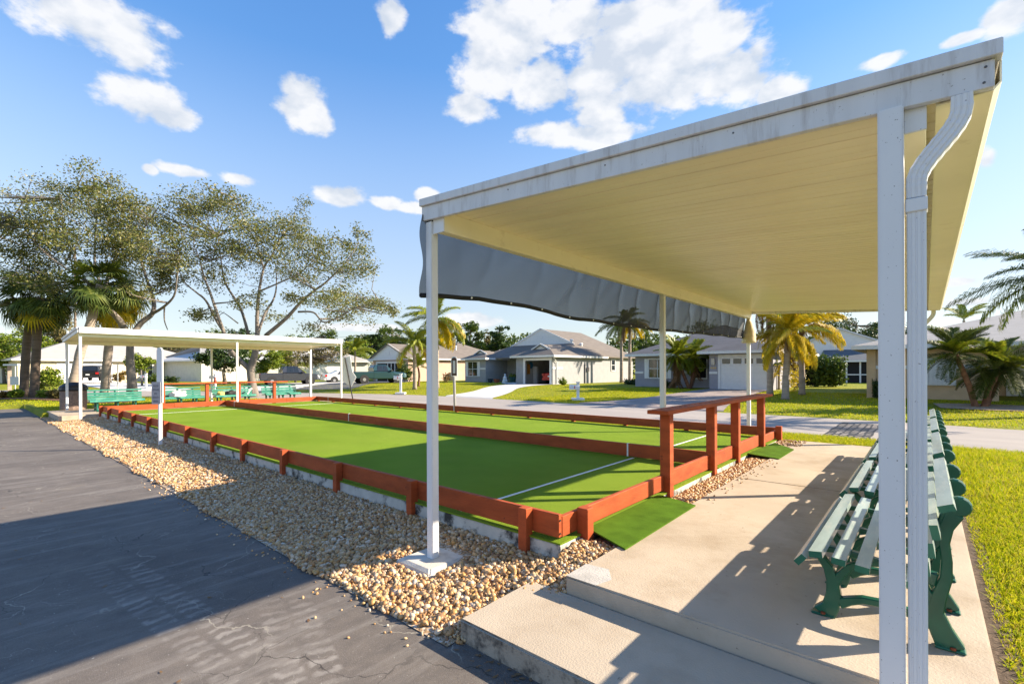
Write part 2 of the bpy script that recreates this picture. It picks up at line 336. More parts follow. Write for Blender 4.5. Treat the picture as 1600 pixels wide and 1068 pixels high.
def lawn_mat():
    m, N, L, b = nodes('lawn_grass'); b.inputs['Roughness'].default_value = .8; b.inputs['Specular IOR Level'].default_value = .2
    g = N.new('ShaderNodeNewGeometry')
    n1 = N.new('ShaderNodeTexNoise'); n1.inputs['Scale'].default_value = .35; n1.inputs['Detail'].default_value = 7; L.new(g.outputs['Position'], n1.inputs['Vector'])
    n2 = N.new('ShaderNodeTexNoise'); n2.inputs['Scale'].default_value = 14; n2.inputs['Detail'].default_value = 6; L.new(g.outputs['Position'], n2.inputs['Vector'])
    cr = N.new('ShaderNodeValToRGB'); L.new(n1.outputs[0], cr.inputs[0]); e = cr.color_ramp.elements
    e[0].position = .35; e[0].color = (.20, .235, .010, 1); e[1].position = .7; e[1].color = (.33, .31, .018, 1)
    c2 = N.new('ShaderNodeMapRange'); L.new(n2.outputs[0], c2.inputs[0]); c2.inputs[1].default_value = .3; c2.inputs[2].default_value = .7; c2.inputs[3].default_value = .55; c2.inputs[4].default_value = 1.3
    s = N.new('ShaderNodeVectorMath'); s.operation = 'SCALE'; L.new(cr.outputs[0], s.inputs[0]); L.new(c2.outputs[0], s.inputs['Scale']); L.new(s.outputs[0], b.inputs['Base Color'])
    bp = N.new('ShaderNodeBump'); bp.inputs['Strength'].default_value = .8; bp.inputs['Distance'].default_value = .04; n3 = N.new('ShaderNodeTexNoise'); n3.inputs['Scale'].default_value = 40; L.new(g.outputs['Position'], n3.inputs['Vector']); L.new(n3.outputs[0], bp.inputs['Height']); L.new(bp.outputs[0], b.inputs['Normal'])
    return m
M['lawn'] = lawn_mat()
M['blade'] = island_mat('grass_blade', [(0, (.21, .30, .006)), (.35, (.37, .42, .010)), (.6, (.48, .47, .014)), (.85, (.56, .50, .03)), (1., (.46, .36, .10))], .7, .42, .1)

# ------------------------------------------------------------------ the setting
FAR = [(60, 14.9), (12, 17.2), (1.9, 17.9), (-2.27, 18.25), (-12.4, 18.9), (-24.4, 19.3), (-33, 16.6), (-41, 13.4), (-50.4, 9.0), (-60.7, 2.3), (-85, -18)]
NEAR = [(60, 9.5), (12, 12.0), (1.35, 12.75), (-2.6, 13.1), (-12.4, 12.9), (-22.2, 12.6), (-28.3, 11.2), (-33, 9.4), (-38.5, 6.8), (-46, 1.4), (-72, -21)]
def densify(p, n=6):
    p = [Vector((*q, 0)) for q in p]; o = []
    for i in range(len(p) - 1):
        a, b_, c, d = p[max(i - 1, 0)], p[i], p[i + 1], p[min(i + 2, len(p) - 1)]
        for k in range(n):
            t = k / n; o.append(.5 * ((2 * b_) + (-a + c) * t + (2 * a - 5 * b_ + 4 * c - d) * t * t + (-a + 3 * b_ - 3 * c + d) * t ** 3))
    return o + [p[-1]]
FARd, NEARd = densify(FAR), densify(NEAR)
fx = np.array([p.x for p in FARd][::-1]); fy = np.array([p.y for p in FARd][::-1])
nx = np.array([p.x for p in NEARd][::-1]); ny = np.array([p.y for p in NEARd][::-1])
def sstep(a, b_, x):
    t = np.clip((x - a) / (b_ - a), 0, 1); return t * t * (3 - 2 * t)
def ground_z(x, y):
    x = np.asarray(x, float); y = np.asarray(y, float)
    df = (y - np.interp(x, fx, fy)); dn = (y - np.interp(x, nx, ny))
    beyond = .12 + .30 * sstep(0, 13, df)
    near = np.where(x > .25, .21, .17)
    near = near + (.12 - near) * sstep(-2.0, 0, dn)
    near = np.where(y < 2.2, np.minimum(near, .02 + .15 * sstep(.8, 2.2, y)), near)
    z = np.where(df > 0, beyond, np.where(dn < 0, near, .04))
    return z
def gz(x, y): return float(ground_z(x, y))
def build_ground():
    xs = sorted(set(list(np.arange(-150, -40, 4.)) + list(np.arange(-40, 12, .7)) + list(np.arange(12, 90, 4.)) + [-24.45, -24.4, .2, .24]))
    ys = sorted(set(list(np.arange(-40, 0, 4.)) + list(np.arange(0, 26, .5)) + list(np.arange(26, 60, 2.)) + list(np.arange(60, 260, 10.)) + [1.95, 2.0, 11.3, 11.35]))
    X_, Y_ = np.meshgrid(xs, ys, indexing='xy'); Z = ground_z(X_, Y_)
    low = (X_ > -24.42) & (X_ < .22) & (Y_ < 11.32) & (Y_ > -20)
    Z = np.where(low, -.1, Z); Z = np.where((Y_ <= 1.97) & (X_ > -31.5) & (X_ < 6) & (Y_ > -20), -.1, Z)
    V = np.stack([X_.ravel(), Y_.ravel(), Z.ravel()], 1); nxs = len(xs); i = np.arange(len(xs) - 1)[None, :] + nxs * np.arange(len(ys) - 1)[:, None]; i = i.ravel()
    F = np.stack([i, i + 1, i + nxs + 1, i + nxs], 1)
    o = np_mesh('lawn_ground', V, F, M['lawn'], smooth=False); tag(o, kind='structure')
    # far land to the horizon
    b_ = MB(); b_.add([(-1500, -600, -.3), (900, -600, -.3), (900, 1800, -.3), (-1500, 1800, -.3)], [(0, 1, 2, 3)]); tag(b_.build('far_terrain', M['lawn']), kind='structure')
build_ground()
def strip(name, A, B, z, m, thick=.0):
    b_ = MB(); n = len(A)
    b_.add([(p.x, p.y, z) for p in A] + [(p.x, p.y, z) for p in B], [(i, i + 1, n + i + 1, n + i) for i in range(n - 1)]); return b_.build(name, m)
tag(strip('road', FARd, NEARd, .09, M['road']), kind='structure')
b_ = MB(); b_.box(-31.3, 6, -14, 1.95, -.3, 0.0); b_.box(-2.3, 6, 1.95, 2.2, -.3, -.001)
tag(b_.build('asphalt_lot', M['asphalt']), kind='structure')
# gravel bed: sloping base sheets and the pebbles lying on them
def grav_z(x, y):
    z = .012 + .10 * np.clip((np.asarray(y) - 1.93) / 1.15, 0, 1) ** 2.2
    return np.where((np.asarray(x) > -2.3) & (np.asarray(y) > 3.4), .195, z)
def grav_edge(x): return 1.945 + .03 * np.sin(x * 2.1) + .03 * np.sin(x * 5.3 + 1)
def build_gravel():
    xs = np.linspace(-24.2, -1.86, 140); V = []; F = []
    xs = np.linspace(-24.2, -2.2, 140)
    for i, x in enumerate(xs):
        e = 1.93
        for t in np.linspace(0, 1, 6):
            y = e + (3.3 - e) * t; V.append((x, y, float(grav_z(-5, y)) - .006))
    for i in range(len(xs) - 1):
        for k in range(5): F.append((i * 6 + k, (i + 1) * 6 + k, (i + 1) * 6 + k + 1, i * 6 + k + 1))
    np_mesh('gravel_bed', V, F, M['gravel_bed'])['kind'] = 'structure'
    b_ = MB(); b_.box(-2.2, -1.86, 3.45, 10.9, .1, .19); b_.prism([(-2.2, 2.752, -.1), (-2.2, 3.449, -.1), (-2.2, 3.449, .185), (-2.2, 2.752, .10)], (0, 0, 0), (.33, 0, 0)); b_.build('gravel_strip', M['gravel_bed'])['kind'] = 'structure'
    bm = bmesh.new(); bmesh.ops.create_icosphere(bm, subdivisions=1, radius=1); bv = np.array([v.co[:] for v in bm.verts]); bf = np.array([[v.index for v in f.verts] for f in bm.faces]); bm.free()
    # even slab over bm: 12 verts, 20 faces
    P = []
    def scatter(n, x0, x1, s0, s1, lift=.0):
        x = rng.uniform(x0, x1, n); e = grav_edge(x); y = e + (3.24 - e) * rng.random(n) + rng.normal(0, .015, n)
        P.append(np.stack([x, y, grav_z(np.full(n, -5.), y) + lift, rng.uniform(s0, s1, n)], 1))
    scatter(13000, -7.2, -2.15, .009, .022); scatter(6000, -7.2, -2.15, .009, .023, .012)
    scatter(9500, -13, -7.2, .012, .025); scatter(2500, -13, -7.2, .015, .029, .015); scatter(9000, -24.2, -13, .02, .036); scatter(900, -4.6, -2.15, .022, .034, .012)
    n = 2600; x = rng.uniform(-2.2, -1.88, n); y = rng.uniform(5.05, 8.5, n); P.append(np.stack([x, y, .198 + .02 * rng.random(n), rng.uniform(.014, .03, n)], 1))
    n = 900; x = rng.uniform(-2.25, -1.9, n); y = rng.uniform(2.62, 3.55, n); P.append(np.stack([x, y, .10 + .1 * sstep(2.6, 3.5, y) + .02 * rng.random(n), rng.uniform(.013, .027, n)], 1))
    n = 160; x = rng.uniform(-2.2, -1.75, n); y = rng.uniform(10.1, 10.9, n); P.append(np.stack([x, y, np.full(n, .257), rng.uniform(.012, .02, n)], 1))
    n = 130; x = rng.uniform(-9, -2.3, n); y = 1.93 - np.abs(rng.normal(0, .12, n)); P.append(np.stack([x, y, np.full(n, .004), rng.uniform(.006, .016, n)], 1))   # strays on the asphalt
    n = 60; x = -1.85 + np.abs(rng.normal(0, .07, n)); y = rng.uniform(5.2, 8.4, n); P.append(np.stack([x, y, np.full(n, .254), rng.uniform(.008, .016, n)], 1))
    P = np.concatenate(P); n = len(P)
    # keep clear of the footing
    k = ~((np.abs(P[:, 0] + 3.228) < .252) & (np.abs(P[:, 1] - 2.678) < .252)); P = P[k]; n = len(P)
    sc = np.stack([P[:, 3] * rng.uniform(.8, 1.35, n), P[:, 3] * rng.uniform(.7, 1.1, n), P[:, 3] * rng.uniform(.5, .85, n)], 1)
    q = rng.normal(size=(n, 4)); q[:, 1:3] *= .45; q /= np.linalg.norm(q, axis=1)[:, None]
    w, a, b_, c = q.T
    Rm = np.stack([np.stack([1 - 2 * (b_ * b_ + c * c), 2 * (a * b_ - c * w), 2 * (a * c + b_ * w)], 1), np.stack([2 * (a * b_ + c * w), 1 - 2 * (a * a + c * c), 2 * (b_ * c - a * w)], 1), np.stack([2 * (a * c - b_ * w), 2 * (b_ * c + a * w), 1 - 2 * (a * a + b_ * b_)], 1)], 1)
    jit = 1 + rng.uniform(-.16, .16, (n, 12, 1))
    V = np.einsum('nij,nkj->nki', Rm, bv[None] * jit * sc[:, None, :]) + P[:, None, :3]
    F = (bf[None] + (np.arange(n) * 12)[:, None, None]).reshape(-1, 3)
    o = np_mesh('gravel', V.reshape(-1, 3), F, M['pebble'], smooth=True); o['kind'] = 'stuff'
build_gravel()

# slab, step
def step_mat():
    m = mat('mildewed_concrete', (.45, .38, .30), .78, .12, 1.4, bump=.3, bscale=90, dirt=(.32, .25, .18), dscale=1.6, dmin=.5, dmax=.85, spec=.2, speck=(.16, .12, .09), sscale=22, smin=.72)
    nt = m.node_tree; N = nt.nodes; L = nt.links; b = N['Principled BSDF']; src = b.inputs['Base Color'].links[0].from_socket
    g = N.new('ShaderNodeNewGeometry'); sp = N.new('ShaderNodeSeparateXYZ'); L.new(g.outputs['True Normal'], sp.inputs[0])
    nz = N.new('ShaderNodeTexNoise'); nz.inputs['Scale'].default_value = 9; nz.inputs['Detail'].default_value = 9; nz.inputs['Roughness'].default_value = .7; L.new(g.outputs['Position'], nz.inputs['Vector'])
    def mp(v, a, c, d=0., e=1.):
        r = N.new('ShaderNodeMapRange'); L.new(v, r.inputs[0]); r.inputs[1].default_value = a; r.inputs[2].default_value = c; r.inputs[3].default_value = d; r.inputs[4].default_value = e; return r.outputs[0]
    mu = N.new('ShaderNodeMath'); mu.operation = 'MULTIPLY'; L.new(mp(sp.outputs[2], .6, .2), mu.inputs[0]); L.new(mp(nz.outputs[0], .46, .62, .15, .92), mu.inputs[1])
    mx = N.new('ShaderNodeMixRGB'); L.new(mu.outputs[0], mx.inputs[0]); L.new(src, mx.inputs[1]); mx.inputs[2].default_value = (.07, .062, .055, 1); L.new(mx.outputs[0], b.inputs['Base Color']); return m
M['step'] = step_mat()
def slabs():
    for y0, y1 in ((2.755, 6.715), (6.725, 10.95)):
        b_ = MB(); b_.box(-1.9, .25, y0, y1, -.2, .25); o = b_.build('concrete_slab', M['slab'], bevel=.012, seg=2); tag(o, kind='structure')
    b_ = MB(); b_.prism([(-1.896, 2.758, .2508), (-1.66, 2.758, .2508), (-1.62, 2.9, .2508), (-1.72, 3.04, .2508), (-1.897, 3.02, .2508)], (0, 0, 0), (0, 0, .0016)); tag(b_.build('slab_patch', mat('grey_mortar_patch', (.44, .42, .40), .85, .15, 9, bump=.4, bscale=60)), kind='structure')
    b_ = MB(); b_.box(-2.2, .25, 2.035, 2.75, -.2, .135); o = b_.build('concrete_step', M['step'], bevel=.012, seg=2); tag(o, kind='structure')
    b_ = MB(); b_.box(.25, .36, 2.3, 11.0, .0, .215); tag(b_.build('soil_edge', M['soil']), kind='structure')
    b_ = MB(); b_.box(-25.0, -21.78, 2.15, 12.4, -.1, .2); tag(b_.build('far_concrete_pad', M['slab'], bevel=.01), kind='structure')
slabs()
# ------------------------------------------------------------------ bocce court
TZ = .264; BT = .48; B0 = .288
def court():
    t = thing('bocce_court', 'two green turf bocce lanes edged by low red brown boards', 'bocce court', (-11.9, 7.1, .1))
    b_ = MB(); b_.box(-21.67, -2.265, 3.205, 11.03, .02, .25); b_.build('concrete_base', M['curb'], t, bevel=.012)
    for y0, y1 in ((3.198, 7.08), (7.135, 11.04)):
        b_ = MB(); b_.box(-21.68, -2.255, y0, y1, .2505, TZ); b_.build('turf_lane', M['turf'], t)
    def board(x0, x1, y0, y1, z0=B0, z1=BT, name='side_board'):
        b_ = MB(); b_.box(x0, x1, y0, y1, z0, z1); return b_.build(name, M['paint_red'], t, bevel=.004)
    cuts = [-21.6, -18.2, -14.55, -10.9, -7.25, -2.30]
    for i in range(5):
        a, c = cuts[i] + .002, cuts[i + 1] - .002; dz = random.uniform(-.004, .004)
        board(a, c, 3.244, 3.289, B0 + dz, BT + dz); dz = random.uniform(-.004, .004)
        board(a, c if i < 4 else -2.35, 7.085, 7.13, B0 - .012 + dz, BT + dz, 'divider_board'); dz = random.uniform(-.004, .004)
        board(a, c, 10.94, 10.985, B0 + .01 + dz, BT + dz)
    # end boards (near the benches) and at the far end
    for x0 in (-2.345, -21.6):
        near = x0 > -10
        for (y0, y1, h) in ((3.291, 5.33, .455), (5.33, 6.88, BT - .004), (6.88, 8.0, BT - .004), (8.0, 9.55, BT), (9.55, 10.938, .43)):
            board(x0, x0 + .045, y0 + .002, y1 - .002, B0 - .005, h if near else BT + random.uniform(-.01, .005), 'end_board')
    # short posts along the near side, behind the back board, and at the ends
    for x in (-2.62, -4.2, -5.75, -7.32, -8.88, -10.38, -12.02, -13.62, -15.2, -16.86, -18.52, -20.2, -21.55):
        b_ = MB(); b_.box(x - .045, x + .045, 3.15, 3.242, .03, BT + .015); b_.build('post', M['paint_red'], t, bevel=.004)
        b_ = MB(); b_.box(x - .045, x + .045, 10.987, 11.077, .05, BT - .01); b_.build('post', M['paint_red'], t, bevel=.004)
    for y, h in ((3.56, .485), (10.80, .53)):
        b_ = MB(); b_.box(-2.298, -2.19, y - .05, y + .05, .06, h); b_.build('post', M['paint_red'], t, bevel=.004)
    # white marks and lines
    for x in (-3.66, -12.15, -20.6):
        b_ = MB(); b_.box(x - .013, x + .013, 7.0815, 7.134, B0 - .012, BT + .006); b_.build('white_mark', M['white_paint'], t)
    for x in (-3.51, -12.07, -20.5):
        b_ = MB(); b_.box(x - .013, x + .013, 10.9365, 10.94, B0 + .012, BT + .002); b_.build('white_mark', M['white_paint'], t)
    for x in (-3.55, -19.5):
        for y0, y1 in ((3.30, 7.07), (7.15, 10.93)):
            b_ = MB(); b_.box(x - .02, x + .02, y0, y1, TZ, TZ + .004); b_.build('white_line', M['white_paint'], t)
    for y, z, r in ((3.262, .32, .009), (3.262, .43, .009), (7.1, .33, .009), (7.1, .42, .009), (7.16, .33, .009), (7.16, .42, .009), (7.0, .44, .014)):
        b_ = MB(); b_.lathe((-2.302, y, z), (1, 0, 0), [(0, r), (.007, r)], 8); b_.build('bolt', M['dark_bolt'], t)
court()
def ball_rail(x, ys, y0, y1, label, zt=1.215):
    t = thing('ball_rail', label, 'rail', (x, (y0 + y1) / 2, .2), 'rails along the court ends')
    for y in ys:
        b_ = MB(); b_.box(x - .045, x + .075, y - .055, y + .055, .12, zt - .046); b_.build('rail_post', M['paint_red'], t, bevel=.005)
    b_ = MB(); b_.box(x - .12, x + .13, y0, y1, zt - .045, zt); b_.build('rail_top', M['paint_red'], t, bevel=.005)
    n = 26
    for i in range(n): b_ = MB(); b_.lathe((x - .02, y0 + .2 + i * (y1 - y0 - .4) / (n - 1), zt), (0, 0, 1), [(-.002, .021), (.0025, .021)], 10); b_.build('rail_hole', M['dark_bolt'], t)
ball_rail(-2.35 + .05, (5.39, 6.93, 8.05, 9.60), 5.16, 9.97, 'red brown rail on four posts beside the gravel strip and near benches')
ball_rail(-21.66, (5.0, 6.45, 7.62, 9.05), 4.8, 9.6, 'red brown rail in front of the far row of teal benches', 1.225)
for (pts, lab) in (([(-2.28, 3.66), (-1.80, 3.44), (-1.82, 5.02), (-2.28, 5.16)], 'green turf mat bridging slab and court beside the corner post'),
                   ([(-2.26, 8.62), (-1.76, 8.46), (-1.76, 9.62), (-2.2, 10.2)], 'green turf mat past the rail at the road end of the slab')):
    b_ = MB(); b_.prism([(x, y, .254 if x > -2 else .262) for x, y in pts], (0, 0, 0), (0, 0, .012)); o = b_.build('turf_mat', M['turf_mat']); tag(o, lab, 'mat', 'turf mats at the court end')

# ------------------------------------------------------------------ pavilions
M['grey_screw'] = flat('grey_screw', (.12, .11, .11), .4, .6)
def zr(x): return 3.154 - .0604 * (x + 3.3)          # top of the sloping roof
def pavilion(t, mirror=False):
    """built in place at the near end of the court; the far one is a turned copy"""
    Yf, Yb = 2.622, 12.12; XL, XR = -3.305, .227; P = []
    # roof panels side by side, a shared shape
    prof = [(.002, .014), (.009, 0), (.098, 0), (.103, .003), (.111, .003), (.116, 0), (.196, 0), (.201, .003), (.209, .003), (.214, 0), (.297, 0), (.304, .014), (.3035, .06), (.0025, .06)]
    n = 31; step = (Yb - Yf - .08) / n; x0, x1 = -3.14, .05; zc = lambda x: zr(x) - .128
    k = step / .306; b_ = MB(); m = len(prof)
    V = [(x0, Yf + .04 + y * k, zc(x0) + z) for y, z in prof] + [(x1, Yf + .04 + y * k, zc(x1) + z) for y, z in prof]
    b_.add(V, [tuple(range(m)), tuple(range(m, 2 * m))[::-1]] + [(i, m + i, m + (i + 1) % m, (i + 1) % m) for i in range(m)])
    p0 = b_.build('roof_panel', M['ivory'], t)
    for i in range(1, n):
        c = p0.copy(); C.objects.link(c); c.location.y += i * step
    b_ = MB(); b_.prism([(XL + .003, Yf, zr(XL) - .052), (XR - .003, Yf, zr(XR) - .052), (XR - .003, Yf, zr(XR) - .004), (XL + .003, Yf, zr(XL) - .004)], (0, Yf + .01, 0), (0, Yb - .01, 0)); b_.build('roof_cover', M['white_alu'], t)
    # fascias at the two ends: lip above, face below
    for ya, yb, s in ((Yf, Yf + .045, 1), (Yb - .045, Yb, -1)):
        b_ = MB(); b_.prism([(XL, ya, zr(XL) - .062), (XR, ya, zr(XR) - .062), (XR, ya, zr(XR)), (XL, ya, zr(XL))], (0, ya - .022 * (s > 0), 0), (0, yb + .022 * (s < 0), 0))
        # shift lip outward
        b_.v = [(x, y - (.022 if s > 0 else 0), z) for x, y, z in b_.v]
        b_.build('fascia_lip', M['fascia'], t, bevel=.003)
        b_ = MB(); b_.prism([(XL + .01, ya, zr(XL) - .186), (XR - .022, ya, zr(XR) - .172), (XR - .022, ya, zr(XR) - .064), (XL + .01, ya, zr(XL) - .064)], (0, ya, 0), (0, yb - .012, 0)); b_.build('fascia', M['fascia'], t, bevel=.003)
    for x, z in ((.18, .09), (.175, .15), (-.75, .1), (-1.5, .1), (-2.3, .1)): b_ = MB(); b_.lathe((x, Yf + .0005, zr(x) - z), (0, -1, 0), [(0, .0055), (.004, .004)], 8); b_.build('screw', M['grey_screw'], t)
    b_ = MB(); b_.prism([(XL - .012, Yf + .05, zr(XL) - .192), (XL + .02, Yf + .05, zr(XL) - .192), (XL + .02, Yf + .05, zr(XL) - .054), (XL - .012, Yf + .05, zr(XL) - .054)], (0, 0, 0), (0, Yb - Yf - .1, 0)); b_.build('side_fascia', M['white_alu'], t)
    b_ = MB(); b_.prism([(XL - .03, Yf + .05, zr(XL) - .07), (XL - .013, Yf + .05, zr(XL) - .07), (XL - .013, Yf + .05, zr(XL) + .002), (XL - .03, Yf + .05, zr(XL) + .002)], (0, 0, 0), (0, Yb - Yf - .1, 0)); b_.build('side_lip', M['white_alu'], t)
    # gutter along the low side
    b_ = MB(); b_.prism([(.035, Yf + .045, 2.79), (.035, Yf + .045, 2.772), (.205, Yf + .045, 2.772), (.228, Yf + .045, 2.80), (.228, Yf + .045, 2.885), (.222, Yf + .045, 2.885), (.222, Yf + .045, 2.802), (.2, Yf + .045, 2.779), (.041, Yf + .045, 2.779), (.041, Yf + .045, 2.79)], (0, Yf + .045, 0), (0, Yb - .05, 0)); b_.build('gutter', M['ivory_beam'], t)
    # beams
    b_ = MB(); b_.box(-3.145, -3.06, Yf + .05, Yb - .06, 2.845, 3.012); b_.build('beam', M['ivory_beam'], t, bevel=.003)
    b_ = MB(); b_.box(-.078, .004, Yf + .05, Yb - .06, 2.70, 2.826); b_.build('beam', M['ivory_beam'], t, bevel=.003)
    b_ = MB(); b_.box(-.068, .006, Yf + .036, Yf + .0495, 2.685, 2.79); b_.build('beam_cap', M['white_alu'], t, bevel=.002)
    b_ = MB(); b_.box(-3.188, -3.05, Yf + .036, Yf + .0495, 2.842, 2.97); b_.build('beam_cap', M['white_alu'], t, bevel=.002)
    # posts: bases 9-25 cm up
    def post(x, y, z0, z1, s=.0762):
        b_ = MB(); b_.box(x - s / 2, x + s / 2, y - s / 2, y + s / 2, z0, z1); b_.build('post', M['white_alu'], t, bevel=.006, seg=2)
    for y in (2.64, 7.22, 12.02):
        post(-3.12 if y > 3 else -3.228, 2.678 if y < 3 else y, .06 if y < 3 else TZ if y < 11 else .1, 2.955 if y < 3 else 2.846)
        post(-.112 if y < 3 else -.105, y, .24, 2.79 if y < 3 else 2.72, .088 if y < 3 else .0762)
    # rainwater pipe with an S bend and swaged joints
    def pipe(pts, y0, w=.066, d=.055, name='downspout'):
        pts = [Vector((x, 0, z)) for x, z in pts]; b_ = MB(); ring = []
        prof = [(-.5, -.42), (-.42, -.5), (-.34, -.5), (-.30, -.44), (-.24, -.44), (-.20, -.5), (-.06, -.5), (-.02, -.44), (.04, -.44), (.08, -.5), (.22, -.5), (.26, -.44), (.32, -.44), (.36, -.5), (.42, -.5), (.5, -.42), (.5, .42), (.42, .5), (-.42, .5), (-.5, .42)]
        for i, p in enumerate(pts):
            tg = pts[min(i + 1, len(pts) - 1)] - pts[max(i - 1, 0)]; tg.normalize(); nr = Vector((tg.z, 0, -tg.x)); k = 1.0 + (.05 if i % 2 and 2 < i < len(pts) - 3 else 0)
            ring.append([(p.x + nr.x * a * w * k, y0 + b2 * d * k, p.z + nr.z * a * w * k) for a, b2 in prof])
        n_ = len(prof); V = [v for r in ring for v in r]
        F = [(i * n_ + q, i * n_ + (q + 1) % n_, (i + 1) * n_ + (q + 1) % n_, (i + 1) * n_ + q) for i in range(len(ring) - 1) for q in range(n_)] + [tuple(range(n_)), tuple(range(len(V) - n_, len(V)))]
        b_.add(V, F); return b_.build(name, M['white_alu'], t)
    def sbend(y, base):
        S = []; x0, x1, z0, z1 = .112, -.028, 2.772, 2.395
        for i in range(25):
            q = i / 24; u = min(1, max(0, (q - .13) / .70)); u = u * u * (3 - 2 * u); S.append((x0 + (x1 - x0) * u, z0 + (z1 - z0) * q))
        pipe(S, y, name='downspout_elbow')
        pipe([(x1, z1 - .002), (x1, z1 - .05), (x1, z1 - .06), (x1, base)], y, .064, .05)
        b_ = MB(); b_.box(x1 - .036, x1 + .036, y - .032, y + .032, z1 - .06, z1 - .004); b_.build('downspout_collar', M['white_alu'], t, bevel=.003)
    sbend(Yf + .02, .24); sbend(Yb - .10, .24)
    # block footing under the corner post
    b_ = MB(); z0, z1, z2 = -.05, .046, .070; a, c = .24, .19; cx, cy = -3.228, 2.678
    V = [(cx + sx * r, cy + sy * r, z) for z, r in ((z0, a), (z1, a - .005), (z2, c)) for sx, sy in ((-1, -1), (1, -1), (1, 1), (-1, 1))]
    b_.add(V, [(3, 2, 1, 0), (8, 9, 10, 11)] + [(4 * l + k, 4 * l + (k + 1) % 4, 4 * l + 4 + (k + 1) % 4, 4 * l + 4 + k) for l in (0, 1) for k in range(4)]); b_.build('footing', M['concrete'], t, bevel=.012, seg=2)
pv = thing('patio_cover', 'large white patio cover with ivory ceiling over the near benches', 'patio cover', (-1.5, 7.3, 0), 'patio covers at the court ends')
pavilion(pv)
pf = copy_tree(pv); pf.location = (-22.93, 7.36, 0); pf.rotation_euler = (0, 0, math.pi)
tag(pf, 'white patio cover over the far row of teal benches in front of the oaks', 'patio cover')

# shade screen hanging outside the left beam
def screen():
    t = thing('shade_screen', 'dark mesh shade screen sagging under the patio cover beam', 'shade screen', (-3.2, 7.3, 2.95))
    m, N, L, b = nodes('mesh_shade_cloth'); b.inputs['Base Color'].default_value = (.018, .02, .024, 1); b.inputs['Roughness'].default_value = .7
    tr = N.new('ShaderNodeBsdfTransparent'); mx = N.new('ShaderNodeMixShader'); lw = N.new('ShaderNodeLayerWeight'); lw.inputs['Blend'].default_value = .5; mr = N.new('ShaderNodeMapRange'); L.new(lw.outputs['Facing'], mr.inputs[0]); mr.inputs[1].default_value = .15; mr.inputs[2].default_value = .95; mr.inputs[3].default_value = .21; mr.inputs[4].default_value = .02; L.new(mr.outputs[0], mx.inputs[0]); o = [n for n in N if n.type == 'OUTPUT_MATERIAL'][0]
    tl = N.new('ShaderNodeBsdfTranslucent'); tl.inputs['Color'].default_value = (.03, .032, .036, 1); m1 = N.new('ShaderNodeMixShader'); m1.inputs[0].default_value = .35
    L.new(b.outputs[0], m1.inputs[1]); L.new(tl.outputs[0], m1.inputs[2]); L.new(m1.outputs[0], mx.inputs[1]); L.new(tr.outputs[0], mx.inputs[2]); L.new(mx.outputs[0], o.inputs[0])
    M['screen'] = m
    hem_m = flat('black_hem', (.012, .012, .014), .7)
    ny, nz_ = 420, 18; V = []; Y0, Y1 = 2.60, 11.98
    def bottom(y):                                                        # lower hem
        return float(np.interp(y, [2.6, 3.3, 4.0, 4.9, 6.6, 9.3, 12], [2.31, 2.37, 2.345, 2.285, 2.285, 2.345, 2.40])) + .008 * math.sin(y * 5)
    rs = random.Random(4); ctrl = [rs.uniform(-1, 1) for _ in range(80)]
    def cn(v):
        k = int(math.floor(v)); f_ = v - k; f_ = f_ * f_ * (3 - 2 * f_); return ctrl[k % 80] * (1 - f_) + ctrl[(k + 1) % 80] * f_
    def xo(y, s):
        g = .35 + .65 * min(1, max(0, (y - 5.5) / 2.5)); fade = min(1, max(0, (y - 2.6) / .5))
        ridge = 1 - abs(math.sin(y * 4.6 + 1.4 * cn(y * .9) + (1.2 - .9 * g) * s * 1.6))
        crease = 1 - min(1, abs(cn(y * .8 + s * (1.1 - g) + 7) * 3.2))
        return float(np.interp(y, [2.6, 3.4, 5.0], [-3.272, -3.262, -3.178])) - .012 * s - fade * (.085 * g * (s ** .35) * ridge ** 3 * (1.1 - .95 * s) + .03 * (.4 + .6 * s) * cn(y * 1.7 + 3 * s) + .05 * crease * (1 - .5 * g) + .012 * cn(y * 6 + 5 * s))
    for i in range(ny + 1):
        y = Y0 + (Y1 - Y0) * i / ny
        for k in range(nz_ + 1):
            s = k / nz_; z = 3.02 + (bottom(y) - 3.02) * s; V.append((xo(y, s), y + .02 * math.sin(9 * s + y), z))
    n = nz_ + 1; F = [(i * n + k, (i + 1) * n + k, (i + 1) * n + k + 1, i * n + k + 1) for i in range(ny) for k in range(nz_)]
    np_mesh('screen_cloth', V, F, m, t, smooth=True)
    b_ = MB(); b_.tube([(xo(Y0 + (Y1 - Y0) * i / ny, 1) - .002, Y0 + (Y1 - Y0) * i / ny, bottom(Y0 + (Y1 - Y0) * i / ny) + .01) for i in range(0, ny + 1, 4)], .021, 6); b_.build('hem', hem_m, t)
    g0 = None
    for i in range(19):
        y = Y0 + .12 + i * .5
        b_ = MB(); c = (xo(y, 1) + .019, y, bottom(y) + .012)
        b_.lathe(c, (1, 0, 0), [(0, .011), (.008, .009)], 8); b_.build('grommet', M['white_paint'], t)
screen()
b_ = MB(); cx, cy = -3.11, 12.02
b_.lathe((cx, cy, 2.86), (0, 0, -1), [(0, .03), (.06, .05), (.12, .075), (.3, .12), (.52, .15), (.56, .155), (.57, .13)], 14)
b_.v = [(x + .012 * math.sin(9 * z + 5 * y), y + .015 * math.sin(11 * z + 4 * x), z) for x, y, z in b_.v]
o = b_.build('cloth_bag', mat('cream_cloth', (.62, .52, .36), .9, .15, 12, bump=.5, bscale=30), smooth=True); tag(o, 'cream cloth bag tied round the road side patio cover post', 'cloth bag')

